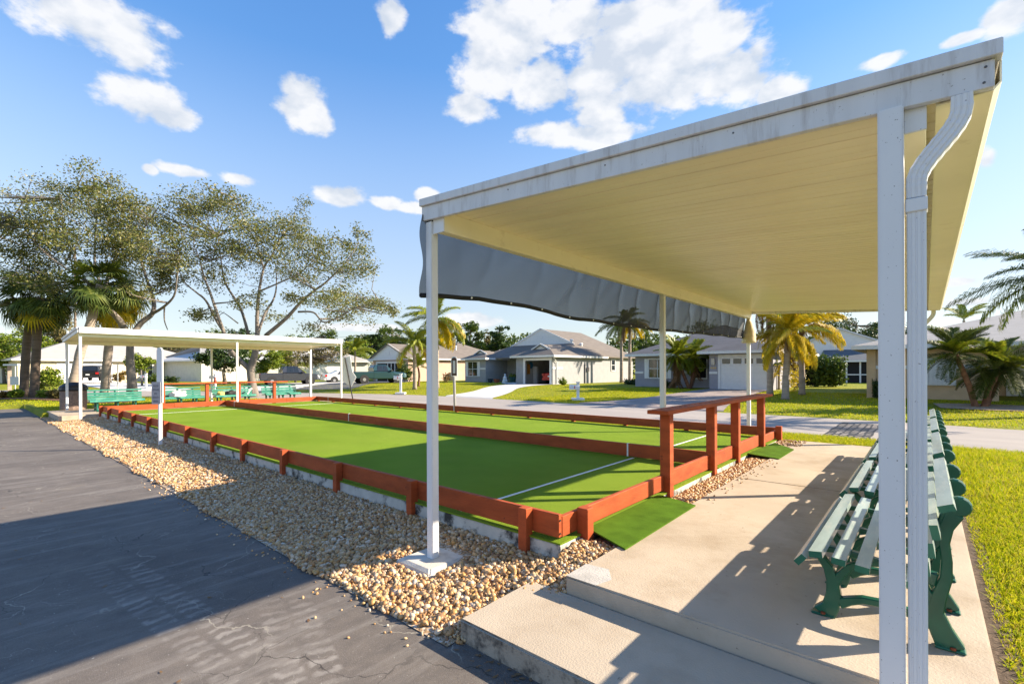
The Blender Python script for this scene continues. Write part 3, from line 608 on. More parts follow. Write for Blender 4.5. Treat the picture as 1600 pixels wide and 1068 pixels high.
# ------------------------------------------------------------------ benches
def bench(t, iron, slat, end, length=1.56, seat_rows=5):
    """origin: back foot line at x=0, y 0..length along the bench, facing -x"""
    L0 = wloc(t)
    for y in (.27, length / 2, length - .22):
        b_ = MB(); th = .05
        P_ = lambda pts: [(x, z) for x, z in pts]
        b_.bar([(-.455, .004), (-.42, .06), (-.405, .14), (-.41, .21), (-.43, .28), (-.475, .345)], [.115, .085, .072, .06, .05, .035], y, th)
        b_.bar([(-.405, .185), (-.375, .25), (-.33, .31), (-.26, .352), (-.18, .372), (-.06, .362), (.04, .34)], [.05, .04, .038, .036, .04, .05, .07], y, th * .96)
        b_.bar([(-.50, .352), (-.44, .388), (-.36, .395), (-.24, .38), (-.10, .36), (0, .345)], [.03, .035, .03, .028, .028, .03], y, th * .9)
        b_.bar([(-.38, .09), (-.33, .118), (-.27, .142), (-.19, .148), (-.10, .142), (-.02, .122), (.04, .10)], [.06, .045, .038, .036, .038, .05, .06], y, th * .96)
        b_.bar([(.095, .003), (.055, .09), (.03, .18), (.05, .27), (.075, .36), (.078, .45), (.068, .54), (.075, .62), (.11, .70)], [.115, .095, .075, .06, .05, .045, .045, .06, .075], y, th)
        b_.bar([(.035, .22), (0, .27), (-.02, .34), (-.015, .42), (.02, .50), (.06, .57)], [.05, .04, .036, .034, .034, .04], y, th * .93)
        b_.lathe((.125, y - th / 2, .735), (0, 1, 0), [(0, .042), (.004, .05), (th - .004, .05), (th, .042)], 14)
        b_.bar([(.06, .60), (.075, .68), (.09, .755)], [.05, .05, .03], y, th * .9)
        b_.box(-.515, -.40, y - .035, y + .035, 0, .014); b_.box(.03, .15, y - .035, y + .035, 0, .014)
        b_.v = [(x + L0.x, yy + L0.y, z + L0.z) for x, yy, z in b_.v]
        f = b_.build('bench_frame', iron, t, bevel=.006, seg=1)
        for x in (-.455, .10): b_ = MB(); b_.lathe((x + L0.x, y - .03 + L0.y, .0135 + L0.z), (0, 0, 1), [(0, .013), (.012, .011)], 8); b_.build('bolt', M['rust'], f)
    def board(c, ang, w, th, name='slat'):
        ca, sa = math.cos(ang), math.sin(ang); b_ = MB(); h = [(-w / 2, -th / 2), (w / 2, -th / 2), (w / 2, th / 2), (-w / 2, th / 2)]
        V = [(c[0] + a * ca - q * sa, yy, c[1] + a * sa + q * ca) for yy in (0, length) for a, q in h]
        V = [(x + L0.x, yy + L0.y, z + L0.z) for x, yy, z in V]; b_.m = 1; b_.add(V, [(0, 1, 2, 3), (7, 6, 5, 4)]); b_.m = 0
        b_.f += [(0, 4, 5, 1), (1, 5, 6, 2), (2, 6, 7, 3), (3, 7, 4, 0)]; b_.mi += [0] * 4
        o = b_.build(name, [slat, end], t)
        mod = None; return o
    board((-.528, .380), R(50), .062, .032, 'seat_slat')
    for i in range(seat_rows):
        x = -.455 + i * .102; z = .426 - (.0 if i == 0 else .014 * i); board((x, z), R(8 if i == 0 else -5), .062, .034, 'seat_slat')
    for i, (x, z, a) in enumerate(((-.005, .47, 96), (.012, .56, 98), (.03, .65, 101), (.072, .772, 22))): board((x, z), R(a), .07 if i < 3 else .062, .032, 'back_slat')
near_labs = ['weathered green slat bench, first in the row beside the white downspout', 'weathered green slat bench, second in the row behind the downspout',
             'weathered green slat bench, third in the row near the turf mat', 'weathered green slat bench at the road end of the slab row']
proto = thing('park_bench', near_labs[0], 'bench', (0, 0, 0), 'green benches in a row on the slab')
bench(proto, M['bench_iron'], M['bench_slat'], M['slat_end'])
for i, y in enumerate((3.03, 4.86, 6.68, 8.48)):
    o = proto if i == 0 else copy_tree(proto); o.location = (.0, y, .25); o['label'] = near_labs[i]
far_labs = ['teal slat bench with a brown plaque on its seat, beside the trash can', 'teal slat bench with a crumpled white bag, behind the sign post',
            'teal slat bench holding yellow cloth and a black bag', 'empty teal slat bench nearest the arrow shaped board']
tb = thing('park_bench', far_labs[0], 'bench', (0, 0, 0), 'teal benches under the far patio cover')
bench(tb, mat('teal_cast_iron', (.012, .12, .085), .35, .1, 9), M['teal_slat'], M['teal_slat'], 1.62, 5)
for i, (y, a) in enumerate(((4.72, 0), (6.75, 0), (8.80, 0), (10.85, 0))):
    o = tb if i == 0 else copy_tree(tb); o.location = (-23.45, y, .2); o.rotation_euler = (0, 0, math.pi + a); o['label'] = far_labs[i]
# things left on the far benches
def blob(name, c, r, m, lab, cat, seed=0, n=2):
    bm = bmesh.new(); bmesh.ops.create_icosphere(bm, subdivisions=3, radius=1); rd = random.Random(seed)
    ph = [rd.uniform(0, 6) for _ in range(6)]
    for v in bm.verts:
        k = 1 + .16 * math.sin(5 * v.co.x + ph[0]) * math.sin(6 * v.co.y + ph[1]) + .12 * math.sin(9 * v.co.z + ph[2] + 4 * v.co.x)
        z = max(v.co.z, -.55); v.co = Vector((v.co.x * k * r[0], v.co.y * k * r[1], (z + .55) * k * r[2])) + Vector(c)
    me = bpy.data.meshes.new(name); bm.to_mesh(me); bm.free()
    for p in me.polygons: p.use_smooth = True
    return tag(finish(name, me, m, None), lab, cat)
SZ = .2 + .445
blob('plastic_bag', (-23.2, 5.85, SZ - .02), (.16, .30, .16), mat('white_plastic', (.75, .75, .74), .4), 'crumpled white bag lying on the teal bench behind the sign post', 'bag', 3)
blob('yellow_cloth', (-23.2, 7.45, SZ - .02), (.12, .14, .11), mat('yellow_cloth', (.62, .50, .16), .9), 'yellow cloth on the teal bench beside a black bag', 'cloth', 4)
blob('black_bag', (-23.2, 7.85, SZ - .02), (.14, .26, .12), mat('black_cloth', (.012, .012, .014), .7), 'black bag lying on the teal bench beside the yellow cloth', 'bag', 5)
b_ = MB(); b_.obox((-23.22, 8.62, SZ + .12), (0, 1, -.2), (1, 0, .3), (0, .6, 1), .05, .02, .34); b_.obox((-23.22, 8.66, SZ + .2), (0, 1, .4), (1, 0, .3), (0, -.3, 1), .16, .015, .06)
tag(b_.build('white_scoop', M['white_paint']), 'white scoop leaning on the teal bench beside the oak trunk', 'scoop')
b_ = MB(); b_.obox((-23.0, 3.95, .2 + .37), (0, 1, 0), (1, 0, .1), (0, 0, 1), .26, .012, .05); b_.build('plaque', mat('brass_plaque', (.35, .24, .16), .4, metal=.2), None)
tag(bpy.data.objects['plaque'], 'small brown plaque on the front of the teal bench by the trash can', 'plaque')
# ------------------------------------------------------------------ driveways and beds
M['drive'] = mat('pale_driveway', (.58, .56, .53), .8, .06, 2, bump=.2, bscale=60)
M['mulch'] = mat('brown_mulch', (.16, .075, .04), .95, .4, 14, bump=1., bscale=40)
def paver_mat():
    m, N, L, b = nodes('brick_pavers'); b.inputs['Roughness'].default_value = .85
    g = N.new('ShaderNodeNewGeometry'); br = N.new('ShaderNodeTexBrick'); L.new(g.outputs['Position'], br.inputs['Vector']); br.inputs['Scale'].default_value = 4.5
    br.inputs['Color1'].default_value = (.34, .27, .245, 1); br.inputs['Color2'].default_value = (.25, .20, .18, 1); br.inputs['Mortar'].default_value = (.22, .19, .17, 1); br.inputs['Mortar Size'].default_value = .015
    nz = N.new('ShaderNodeTexNoise'); nz.inputs['Scale'].default_value = 1.2; nz.inputs['Detail'].default_value = 6; L.new(g.outputs['Position'], nz.inputs['Vector'])
    mx = N.new('ShaderNodeMixRGB'); mx.blend_type = 'OVERLAY'; mx.inputs[0].default_value = .6; L.new(br.outputs[0], mx.inputs[1]); L.new(nz.outputs[0], mx.inputs[2]); L.new(mx.outputs[0], b.inputs['Base Color']); return m
M['pavers'] = paver_mat()
def drape(name, poly, m, lift=.03, n=14, kind='structure'):
    """surface following the ground between two edge lines (left list, right list)"""
    A, B = [densify([(p[0], p[1]) for p in q], n) for q in poly]; V = []; F = []; k = 6
    for a, b2 in zip(A, B):
        for i in range(k + 1):
            p = a.lerp(b2, i / k); V.append((p.x, p.y, gz(p.x, p.y) + lift))
    for i in range(len(A) - 1):
        for j in range(k): F.append((i * (k + 1) + j, i * (k + 1) + j + 1, (i + 1) * (k + 1) + j + 1, (i + 1) * (k + 1) + j))
    b_ = MB(); b_.add(V, F); o = b_.build(name, m); o['kind'] = kind; return o
drape('driveway', ([(-21.8, 18.6), (-23.6, 23), (-26.4, 28), (-27.3, 32.9)], [(-17.6, 18.4), (-20.2, 23), (-23.2, 28), (-23.9, 32.9)]), M['drive'])
drape('entry_path', ([(-28.2, 31.6), (-30.5, 34), (-31, 39.3)], [(-27.0, 31.6), (-28.2, 34), (-28.2, 39.3)]), M['drive'], .034)
drape('paver_driveway', ([(-12.4, 18.5), (-11.2, 22), (-10.6, 27), (-10.4, 31.0)], [(-5.6, 18.2), (-6.4, 22), (-6.8, 27), (-6.9, 31.0)]), M['pavers'])
drape('driveway', ([(3.6, 17.5), (3.4, 24), (3.1, 31)], [(8.5, 17.0), (8.3, 24), (8.2, 31)]), M['drive'])
drape('driveway', ([(-35.5, 17.6), (-40, 24), (-45.5, 33)], [(-30.5, 19.2), (-36, 25), (-41.2, 33)]), M['drive']) if False else None
drape('driveway', ([(-33.5, 17.6), (-38.5, 24), (-43.5, 30), (-45.6, 33.0)], [(-33.0, 17.7), (-38, 24.2), (-43, 30.2), (-45.2, 33.0)]), M['drive']) if False else None
drape('mulch_bed', ([(-29, 5.6), (-36, 3.9), (-48, .4), (-60, -3)], [(-29, 4.2), (-36, 2.5), (-48, -1.2), (-60, -4.6)]), M['mulch'], .04)
drape('sand_ring', ([(.2, 24.9), (1.4, 25.2), (3.4, 25)], [(.4, 23.2), (1.5, 23.0), (3.4, 23.1)]), mat('pale_mulch', (.46, .34, .24), .95, .3, 14, bump=1., bscale=40), .035)
# grid of flat dark strips laid on the road surface
def dark_grid():
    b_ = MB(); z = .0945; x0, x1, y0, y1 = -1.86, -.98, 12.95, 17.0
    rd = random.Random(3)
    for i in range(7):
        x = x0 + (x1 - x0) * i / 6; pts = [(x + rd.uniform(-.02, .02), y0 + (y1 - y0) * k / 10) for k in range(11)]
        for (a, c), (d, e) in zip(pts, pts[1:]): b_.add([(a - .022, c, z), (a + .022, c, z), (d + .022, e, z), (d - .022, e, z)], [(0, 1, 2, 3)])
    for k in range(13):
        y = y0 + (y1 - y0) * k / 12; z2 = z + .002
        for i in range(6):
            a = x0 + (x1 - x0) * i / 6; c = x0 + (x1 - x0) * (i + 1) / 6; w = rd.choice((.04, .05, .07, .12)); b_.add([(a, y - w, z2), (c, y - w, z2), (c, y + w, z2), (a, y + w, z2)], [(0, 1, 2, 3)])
    tag(b_.build('road_dark_grid', mat('dark_strip', (.03, .028, .03), .6, .2, 8)), kind='structure')
dark_grid()

# ------------------------------------------------------------------ houses
M['shingle_brown'] = mat('brown_shingles', (.17, .145, .125), .9, .14, 1.2, bump=.6, bscale=25, stretch=(1, 1, 6))
M['shingle_grey'] = mat('grey_shingles', (.14, .135, .14), .9, .16, 1.2, bump=.6, bscale=25, stretch=(1, 1, 6))
M['shingle_pale'] = mat('pale_shingles', (.36, .345, .33), .9, .1, 1.5, bump=.5, bscale=25, stretch=(1, 1, 6))
M['white_roof'] = mat('white_roof', (.52, .52, .52), .7, .06, 1.5, stretch=(1, 1, 5))
M['trim'] = mat('white_trim', (.72, .72, .72), .5, .04, 5)
M['glass'] = flat('dark_window_glass', (.015, .018, .022), .06, spec=.8)
M['interior'] = flat('dark_interior', (.012, .012, .014), .9)
def stucco(n, c): return mat(n, c, .9, .07, 2.5, bump=.3, bscale=60)
class House:
    def __init__(s, name, label, loc, wall, roof, cat='house', fascia=None):
        s.t = thing(name, label, cat, loc, 'houses along the far side of the road'); s.wall, s.roof, s.fas = wall, roof, fascia or M['trim']; s.o = Vector(loc)
    def w(s, *boxes, m=None, name='wall'):
        for bx in boxes:
            b_ = MB(); b_.box(*bx); b_.build(name, m or s.wall, s.t)
    def planes(s, *polys, m=None, th=.1, name='roof'):
        for i, poly in enumerate(polys):
            b_ = MB(); b_.prism([Vector(p) for p in poly], (0, 0, 0), (0, 0, -th)); b_.build(name, m or s.roof, s.t)
    def eave(s, pts, z, h=.17, closed=True):
        pts = [Vector((p[0], p[1], 0)) for p in pts]; n = len(pts)
        for i in range(n if closed else n - 1):
            a, c = pts[i], pts[(i + 1) % n]; d = (c - a); l = d.length; d.normalize(); nr = Vector((d.y, -d.x, 0)); cc = (a + c) / 2 + Vector((0, 0, z - h / 2))
            b_ = MB(); b_.obox(cc + nr * .02, d, nr, (0, 0, 1), l + .04, .05, h); b_.build('fascia', s.fas, s.t)
    def hip(s, x0, x1, y0, y1, ze, p, ridge='x', gf=0, gb=0, m=None):
        """hip roof; gf / gb: 1 makes that end a gable (front/back or low/high end of the ridge)"""
        if ridge == 'y':
            xm = (x0 + x1) / 2; r = (x1 - x0) / 2; zr_ = ze + p * r; ya = y0 + (0 if gf else r); yb = y1 - (0 if gb else r)
            A, B = (xm, ya, zr_), (xm, yb, zr_)
            s.planes([(x0, y0, ze), (x0, y1, ze), B, A], [(x1, y1, ze), (x1, y0, ze), A, B], m=m)
            if not gf: s.planes([(x0, y0, ze), A, (x1, y0, ze)], m=m)
            if not gb: s.planes([(x0, y1, ze), (x1, y1, ze), B], m=m)
        else:
            ym = (y0 + y1) / 2; r = (y1 - y0) / 2; zr_ = ze + p * r; xa = x0 + (0 if gf else r); xb = x1 - (0 if gb else r)
            A, B = (xa, ym, zr_), (xb, ym, zr_)
            s.planes([(x0, y0, ze), (x1, y0, ze), B, A], [(x1, y1, ze), (x0, y1, ze), A, B], m=m)
            if not gf: s.planes([(x0, y0, ze), A, (x0, y1, ze)], m=m)
            if not gb: s.planes([(x1, y0, ze), (x1, y1, ze), B], m=m)
        s.eave([(x0, y0), (x1, y0), (x1, y1), (x0, y1)], ze - .01)
    def gable(s, tri, y, m=None, th=.12, vent=True, rake=True):
        """triangular gable wall facing -y: tri = x0, x1, apex x, base z, apex z"""
        x0, x1, xa, z0, z1 = tri; b_ = MB(); b_.prism([(x0, y, z0), (x1, y, z0), (xa, y, z1)], (0, 0, 0), (0, th, 0)); b_.build('gable', m or M['trim'], s.t)
        if vent:
            vz = z0 + (z1 - z0) * .42; vh = (z1 - z0) * .18; b_ = MB(); b_.box(xa - .22, xa + .22, y - .03, y - .003, vz - vh, vz + vh); v = b_.build('vent', M['trim'], s.t)
            for i in range(4):
                b_ = MB(); zz = vz - vh + vh * 2 * (i + .5) / 4; b_.box(xa - .18, xa + .18, y - .045, y - .031, zz - .03, zz + .02); b_.build('slat', M['trim'], v)
        if rake:
            for a, c in (((x0, z0), (xa, z1)), ((x1, z0), (xa, z1))):
                b_ = MB(); d = Vector((c[0] - a[0], 0, c[1] - a[1])); l = d.length + .25; d.normalize(); b_.obox(Vector(((a[0] + c[0]) / 2, y - .06, (a[1] + c[1]) / 2 + .05)) - d * .12, d, (0, 1, 0), d.cross(Vector((0, 1, 0))), l, .06, .15); b_.build('rake_board', s.fas, s.t)
    def win(s, x0, x1, z0, z1, y, face='-y', nx=2, nz=2, shutters=None, fm=None):
        def tr(a, d, z): return (a, y - d, z) if face == '-y' else (y + d, a, z)
        def bx(b_, a0, a1, d0, d1, za, zb):
            p, q = tr(a0, d0, za), tr(a1, d1, zb); b_.box(min(p[0], q[0]), max(p[0], q[0]), min(p[1], q[1]), max(p[1], q[1]), za, zb)
        b_ = MB(); f = .07
        for a0, a1, za, zb in ((x0 - f, x1 + f, z1, z1 + f), (x0 - f, x1 + f, z0 - f, z0), (x0 - f, x0, z0, z1), (x1, x1 + f, z0, z1)): bx(b_, a0, a1, .0, .07, za, zb)
        for i in range(1, nx): a = x0 + (x1 - x0) * i / nx; bx(b_, a - .022, a + .022, .0, .05, z0, z1)
        for i in range(1, nz): z = z0 + (z1 - z0) * i / nz; bx(b_, x0, x1, .0, .046, z - .022, z + .022)
        o = b_.build('window', fm or M['trim'], s.t)
        for i in range(nx):
            for k in range(nz):
                b_ = MB(); g = .024; bx(b_, x0 + (x1 - x0) * i / nx + g, x0 + (x1 - x0) * (i + 1) / nx - g, .004, .016, z0 + (z1 - z0) * k / nz + g, z0 + (z1 - z0) * (k + 1) / nz - g); b_.build('pane', M['glass'], o)
        if shutters:
            for a0, a1 in ((x0 - f - shutters, x0 - f - .02), (x1 + f + .02, x1 + f + shutters)):
                b_ = MB(); bx(b_, a0, a1, .0, .05, z0 - .05, z1 + .05); b_.build('shutter', M['trim'], s.t)
    def garage(s, x0, x1, z0, z1, y, panels=4, lights=True):
        b_ = MB(); f = .16
        for a, c, za, zb in ((x0 - f, x1 + f, z1, z1 + f), (x0 - f, x0, z0, z1), (x1, x1 + f, z0, z1)): b_.box(a, c, y - .06, y - .002, za, zb)
        b_.build('garage_frame', M['trim'], s.t)
        b_ = MB(); b_.box(x0, x1, y - .015, y - .003, z0, z1); d = b_.build('garage_door', M['trim'], s.t)
        h = (z1 - z0) / panels
        for i in range(panels):
            b_ = MB(); b_.box(x0 + .02, x1 - .02, y - .04, y - .0155, z0 + i * h + .012, z0 + (i + 1) * h - .012); b_.build('panel', M['trim'], d)
        if lights:
            for i in range(4):
                a = x0 + (x1 - x0) * (i + .14) / 4; c = x0 + (x1 - x0) * (i + .86) / 4; b_ = MB(); b_.box(a, c, y - .052, y - .0405, z1 - h * .82, z1 - h * .2); b_.build('pane', M['glass'], d)
    def band(s, x0, x1, y, z, face='-y', h=.15):
        b_ = MB()
        if face == '-y': b_.box(x0, x1, y - .04, y - .002, z, z + h)
        else: b_.box(y + .002, y + .04, x0, x1, z, z + h)
        b_.build('trim_band', M['trim'], s.t)

# grey house with the open garage
g = stucco('grey_stucco', (.33, .33, .345)); gz0 = .40
h = House('house', 'grey house with an open garage showing a red car', (-30.7, 38, gz0), g, M['shingle_brown'])
h.w((-37.8, -34.69, 35.91, 39.3, .2, 2.9), (-34.7, -28.0, 39.3, 39.5, .2, 2.9), (-37.8, -24.0, 39.5, 47.6, .2, 2.9))
h.w((-28.0, -26.95, 32.93, 33.1, .2, 2.9), (-24.2, -23.94, 32.93, 33.1, .2, 2.9), (-26.95, -24.2, 32.93, 33.1, 2.55, 2.9), (-28.0, -27.85, 33.1, 39.3, .2, 2.9), (-24.09, -23.94, 33.1, 47.6, .2, 2.9))
h.w((-27.8, -24.1, 39.0, 39.2, .3, 2.9), (-27.8, -24.1, 33.1, 39.0, 2.8, 2.88), m=M['interior'], name='garage_wall')
h.w((-27.84, -27.8, 33.1, 39.0, .4, 2.8), m=stucco('pale_garage_lining', (.5, .5, .5)), name='garage_wall')
b_ = MB(); b_.box(-27.8, -24.1, 33.05, 39.0, .3, .42); b_.build('garage_floor', M['drive'], h.t)
b_ = MB()
for a, c, za, zb in ((-27.12, -23.98, 2.5, 2.7), (-27.12, -26.92, .42, 2.5), (-24.22, -24.02, .42, 2.5)): b_.box(a, c, 32.86, 32.925, za, zb)
b_.build('garage_frame', M['trim'], h.t)
b_ = MB(); b_.box(-27.7, -27.3, 35.0, 35.3, .42, 2.0); b_.build('shelf', M['trim'], h.t)
b_ = MB(); b_.lathe((-27.5, 34.4, 2.1), (1, 0, 0), [(0, .3), (.06, .3)], 14); b_.build('hanging_hoop', flat('blue_plastic', (.03, .15, .3)), h.t)
b_ = MB(); b_.box(-27.6, -27.4, 34.0, 34.2, 1.3, 2.2); b_.build('hanging_coat', flat('orange_cloth', (.5, .2, .04)), h.t)
XL, XR = -38.05, -23.5; xm = (XL + XR) / 2; p = .42; ze = 2.95; run = (XR - XL) / 2; zt = ze + p * run; ya, yg, yb = 37.0, 40.3, 48.0; hh = yg - ya
h.planes([(XR, yb, ze), (XR, ya, ze), (XR - hh, yg, ze + p * hh), (xm, yg, zt), (xm, yb, zt)], [(XL, ya, ze), (XL, yb, ze), (xm, yb, zt), (xm, yg, zt), (XL + hh, yg, ze + p * hh)],
         [(XL, ya, ze), (XL + hh, yg, ze + p * hh), (XR - hh, yg, ze + p * hh), (XR, ya, ze)])
h.gable((XL + hh, XR - hh, xm, ze + p * hh - .05, zt - .03), yg - .02)
h.hip(-28.35, -23.5, 32.5, 41.5, 2.94, p, 'y', 0, 1); h.gable((-26.75, -25.1, -25.92, 3.52, 3.9), 33.9, vent=False)
h.planes([(-26.9, 33.75, 3.42), (-25.92, 33.75, 3.93), (-25.92, 36, 3.93), (-26.9, 36, 3.42)], [(-24.95, 33.75, 3.42), (-25.92, 33.75, 3.93), (-25.92, 36, 3.93), (-24.95, 36, 3.42)], th=.06)
h.hip(-38.05, -34.35, 35.5, 41, 2.94, p, 'y', 0, 1); h.gable((-36.95, -35.45, -36.2, 3.4, 3.75), 36.7, vent=False)
h.planes([(-37.1, 36.55, 3.33), (-36.2, 36.55, 3.78), (-36.2, 38.2, 3.78), (-37.1, 38.2, 3.33)], [(-35.3, 36.55, 3.33), (-36.2, 36.55, 3.78), (-36.2, 38.2, 3.78), (-35.3, 38.2, 3.33)], th=.06)
h.win(-37.3, -35.9, 1.05, 2.55, 35.91, shutters=.3); h.band(-37.8, -37.5, 35.91, 1.75); h.band(-35.5, -34.7, 35.91, 1.75); h.band(-24.2, -23.94, 32.93, 1.75); h.band(32.93, 34.4, -23.94, 1.75, '+x')
h.win(42.9, 43.6, 1.6, 2.65, -23.94, '+x', 1, 2); h.w((-23.94, -23.84, 37.9, 38.0, .4, 2.2), (-23.94, -23.8, 38.3, 38.55, 1.5, 1.9), m=M['shingle_grey'], name='meter_box')
b_ = MB(); b_.box(-29.9, -28.9, 39.22, 39.29, .42, 2.5); d = b_.build('door', M['trim'], h.t)
b_ = MB(); b_.box(-29.72, -29.08, 39.19, 39.218, .9, 2.3); b_.build('pane', M['glass'], d)
h.w((-28.75, -28.25, 39.22, 39.29, .6, 2.5), m=M['glass'], name='side_light')
b_ = MB(); b_.tube([(-23.7, 32.7, 2.8), (-23.85, 33.4, 2.3), (-23.88, 33.45, .5)], .04, 6); b_.build('downspout', M['trim'], h.t)
for px_, py_ in ((893, 531), (908, 537)):
    q = atX(px_, py_, -26.2); b_ = MB(); b_.lathe((q.x, q.y, q.z - .3), (0, 0, 1), [(0, .14), (.25, .14), (.27, .2), (.36, .16), (.4, .05)], 10); b_.build('roof_vent', M['trim'], h.t)
# pink house with screened garage
pk = stucco('pink_stucco', (.52, .36, .28))
h = House('house', 'pinkish house with a dark screened garage under a white gable', (-49, 38, .4), pk, M['shingle_brown'])
h.w((-51.1, -44.14, 33.13, 47, .2, 3.0), (-56.0, -51.1, 36.5, 47, .2, 3.0))
h.hip(-51.6, -43.7, 32.7, 46, 3.08, .44, 'y', 1, 1); h.gable((-51.4, -43.9, -47.65, 3.05, 4.72), 32.95); h.hip(-58, -43.9, 40, 51, 3.1, .44, 'x', 0, 0)
h.hip(-56.6, -50.9, 36.0, 46, 3.05, .44, 'y', 1, 1); h.gable((-56.4, -51.0, -53.7, 3.0, 4.2), 36.2, vent=False)
b_ = MB()
for a, c, za, zb in ((-50.4, -45.1, 2.5, 2.75), (-50.4, -50.15, .4, 2.5), (-45.35, -45.1, .4, 2.5)): b_.box(a, c, 33.05, 33.125, za, zb)
b_.build('garage_frame', M['trim'], h.t)
b_ = MB(); b_.box(-50.15, -45.35, 33.09, 33.127, .4, 2.5); d = b_.build('screen_door', M['interior'], h.t)
for a in (-48.0, -47.3, -46.6):
    b_ = MB(); b_.box(a - .06, a + .06, 33.06, 33.088, .4, 2.5); b_.build('frame', M['trim'], d)
h.win(-55.2, -53.2, 1.0, 2.4, 36.5); h.band(-56, -55.4, 36.5, 1.75); h.band(-52.8, -51.1, 36.5, 1.75)
h.w((-44.1, -43.3, 39.2, 40.0, .4, 1.4), m=M['shingle_pale'], name='air_conditioner')
for x_, y_, z_ in ((-45.6, 38, 3.9), (-46.5, 42.5, 4.6), (-48, 36, 4.7)):
    b_ = MB(); b_.lathe((x_, y_, z_ - .3), (0, 0, 1), [(0, .12), (.45, .12), (.46, .18), (.55, .14), (.58, .04)], 10); b_.build('roof_vent', M['trim'], h.t)
# lavender grey house with white garage door
lv = stucco('lavender_stucco', (.31, .305, .35))
h = House('house', 'lavender grey house with a white garage door and brick paved drive', (-11.5, 36, .42), lv, M['shingle_grey'])
h.w((-10.35, -6.85, 31.02, 36, .2, 2.75), (-16.4, -10.34, 33.02, 43, .2, 2.75), (-10.3, -6.9, 36, 43, .2, 2.75))
h.hip(-17.0, -6.3, 32.6, 43.6, 2.82, .40, 'x'); h.hip(-10.9, -6.35, 30.5, 38.5, 2.81, .40, 'y', 0, 1)
h.garage(-9.65, -7.05, .42, 2.42, 31.02); h.band(-10.35, -9.85, 31.02, 1.38)
h.win(-15.3, -14.0, 1.08, 2.4, 33.02, shutters=.28); h.win(-12.2, -11.2, 1.08, 2.45, 33.02, nx=1); h.band(-16.4, -15.75, 33.02, 1.38); h.band(-13.5, -12.5, 33.02, 1.38)
b_ = MB(); b_.box(-10.2, -10.0, 30.9, 31.015, 1.95, 2.35); b_.build('wall_lamp', M['concrete'], h.t)
# the house number in brass figures
brass = flat('brass', (.45, .33, .16), .4, .6); b_ = MB()
for i in range(3): b_.lathe((-10.22 + .13 * i, 31.0, 1.76), (0, -1, 0), [(0, .055), (.018, .055)], 8)
b_.build('number_plate', brass, h.t)
# beige house on the other side of the white post
bg_ = stucco('beige_stucco', (.58, .42, .26))
h = House('house', 'beige house with pale shingles and white shutters behind the leaning palms', (4, 32, .35), bg_, M['shingle_pale'])
h.w((-1.97, 2.14, 27.23, 38, .2, 2.65), (2.14, 11, 31.0, 38, .2, 2.65)); h.hip(-2.55, 12, 26.7, 39, 2.72, .28, 'x')
h.band(-1.97, 2.14, 27.23, 1.66); h.garage(2.9, 7.6, .42, 2.5, 31.0, 6, False)
b_ = MB(); b_.box(-.05, .95, 27.13, 27.225, .95, 2.1); d = b_.build('shutter', M['trim'], h.t)
for i in range(7):
    b_ = MB(); b_.box(-.03 + i * .14, .08 + i * .14, 27.1, 27.128, .98, 2.07); b_.build('panel', M['trim'], d)
h.w((-2.05, -1.72, 27.13, 27.5, .2, 2.64), (1.85, 2.2, 27.13, 27.5, .2, 2.64), name='pilaster')
# white roofed house behind
wl = stucco('white_stucco', (.66, .65, .62))
h = House('house', 'white roofed house with a dark screened porch behind the hedge', (-4, 60, .4), wl, M['white_roof'])
h.w((-14, 3, 57.5, 68, .2, 2.9)); h.hip(-12.4, -.2, 55.5, 69, 2.95, .43, 'y', 1, 1); h.gable((-12.2, -.4, -6.3, 2.95, 5.5), 55.7, vent=False)
h.planes([(-7.6, 52.0, 2.45), (1.5, 52.0, 2.45), (1.5, 55.6, 3.5), (-7.6, 55.6, 3.5)], m=mat('blue_grey_shingles', (.12, .13, .145), .9, .1, 2)); h.eave([(-7.6, 52), (1.5, 52)], 2.44, closed=False)
h.w((-7.4, 1.3, 52.3, 52.36, .4, 2.4), m=M['interior'], name='porch_screen')
for x in (-7.4, -5.4, -4.4, -2.4, -.4, 1.3):
    b_ = MB(); b_.box(x - .06, x + .06, 52.22, 52.298, .4, 2.42); b_.build('porch_post', M['trim'], h.t)
b_ = MB(); b_.box(-7.4, 1.3, 52.24, 52.296, 1.1, 1.2); b_.build('porch_rail', M['trim'], h.t)
# houses on the bend, turned to face the road
def turned(label, px, d, ang, W_, D_, wall, roof, garage_x=None, wins=(), gz_=.42, p=.38, eaves=2.55, front_gable=None):
    c = at(px, 590, d); h = House('house', label, (0, 0, 0), wall, roof)
    h.w((-W_ / 2, W_ / 2, 0, D_, -.3, eaves)); h.hip(-W_ / 2 - .5, W_ / 2 + .5, -.5, D_ + .5, eaves + .06, p, 'x')
    if garage_x is not None: h.garage(garage_x, garage_x + 4.6, .0, 2.1, 0., 4, False)
    for x, w_ in wins: h.win(x, x + w_, .75, 2.05, 0.)
    if front_gable is not None:
        x = front_gable; h.hip(x - 3.2, x + 3.2, -1.6, D_ / 2, eaves + .05, p, 'y', 1, 1); h.gable((x - 3, x + 3, x, eaves, eaves + 3 * p), -1.4, vent=False); h.w((x - 2.9, x + 2.9, -1.3, .0, -.3, eaves))
        if garage_x is None: pass
    h.t.location = (c.x, c.y, gz_); h.t.rotation_euler = (0, 0, R(ang)); return h
cream = stucco('cream_stucco', (.70, .60, .46)); palew = stucco('pale_stucco', (.72, .68, .60))
h = turned('cream house with white garage and black car behind the leaning palm trunk', 190, 57, 97, 17.5, 10, cream, M['shingle_pale'], -5.6, ((1.6, 1.5), (5.0, 2.0)), .42, .40)
turned('cream house with a dark air conditioner behind the small round tree', 364, 60, 102, 7.5, 10, palew, M['white_roof'], None, (), .42)
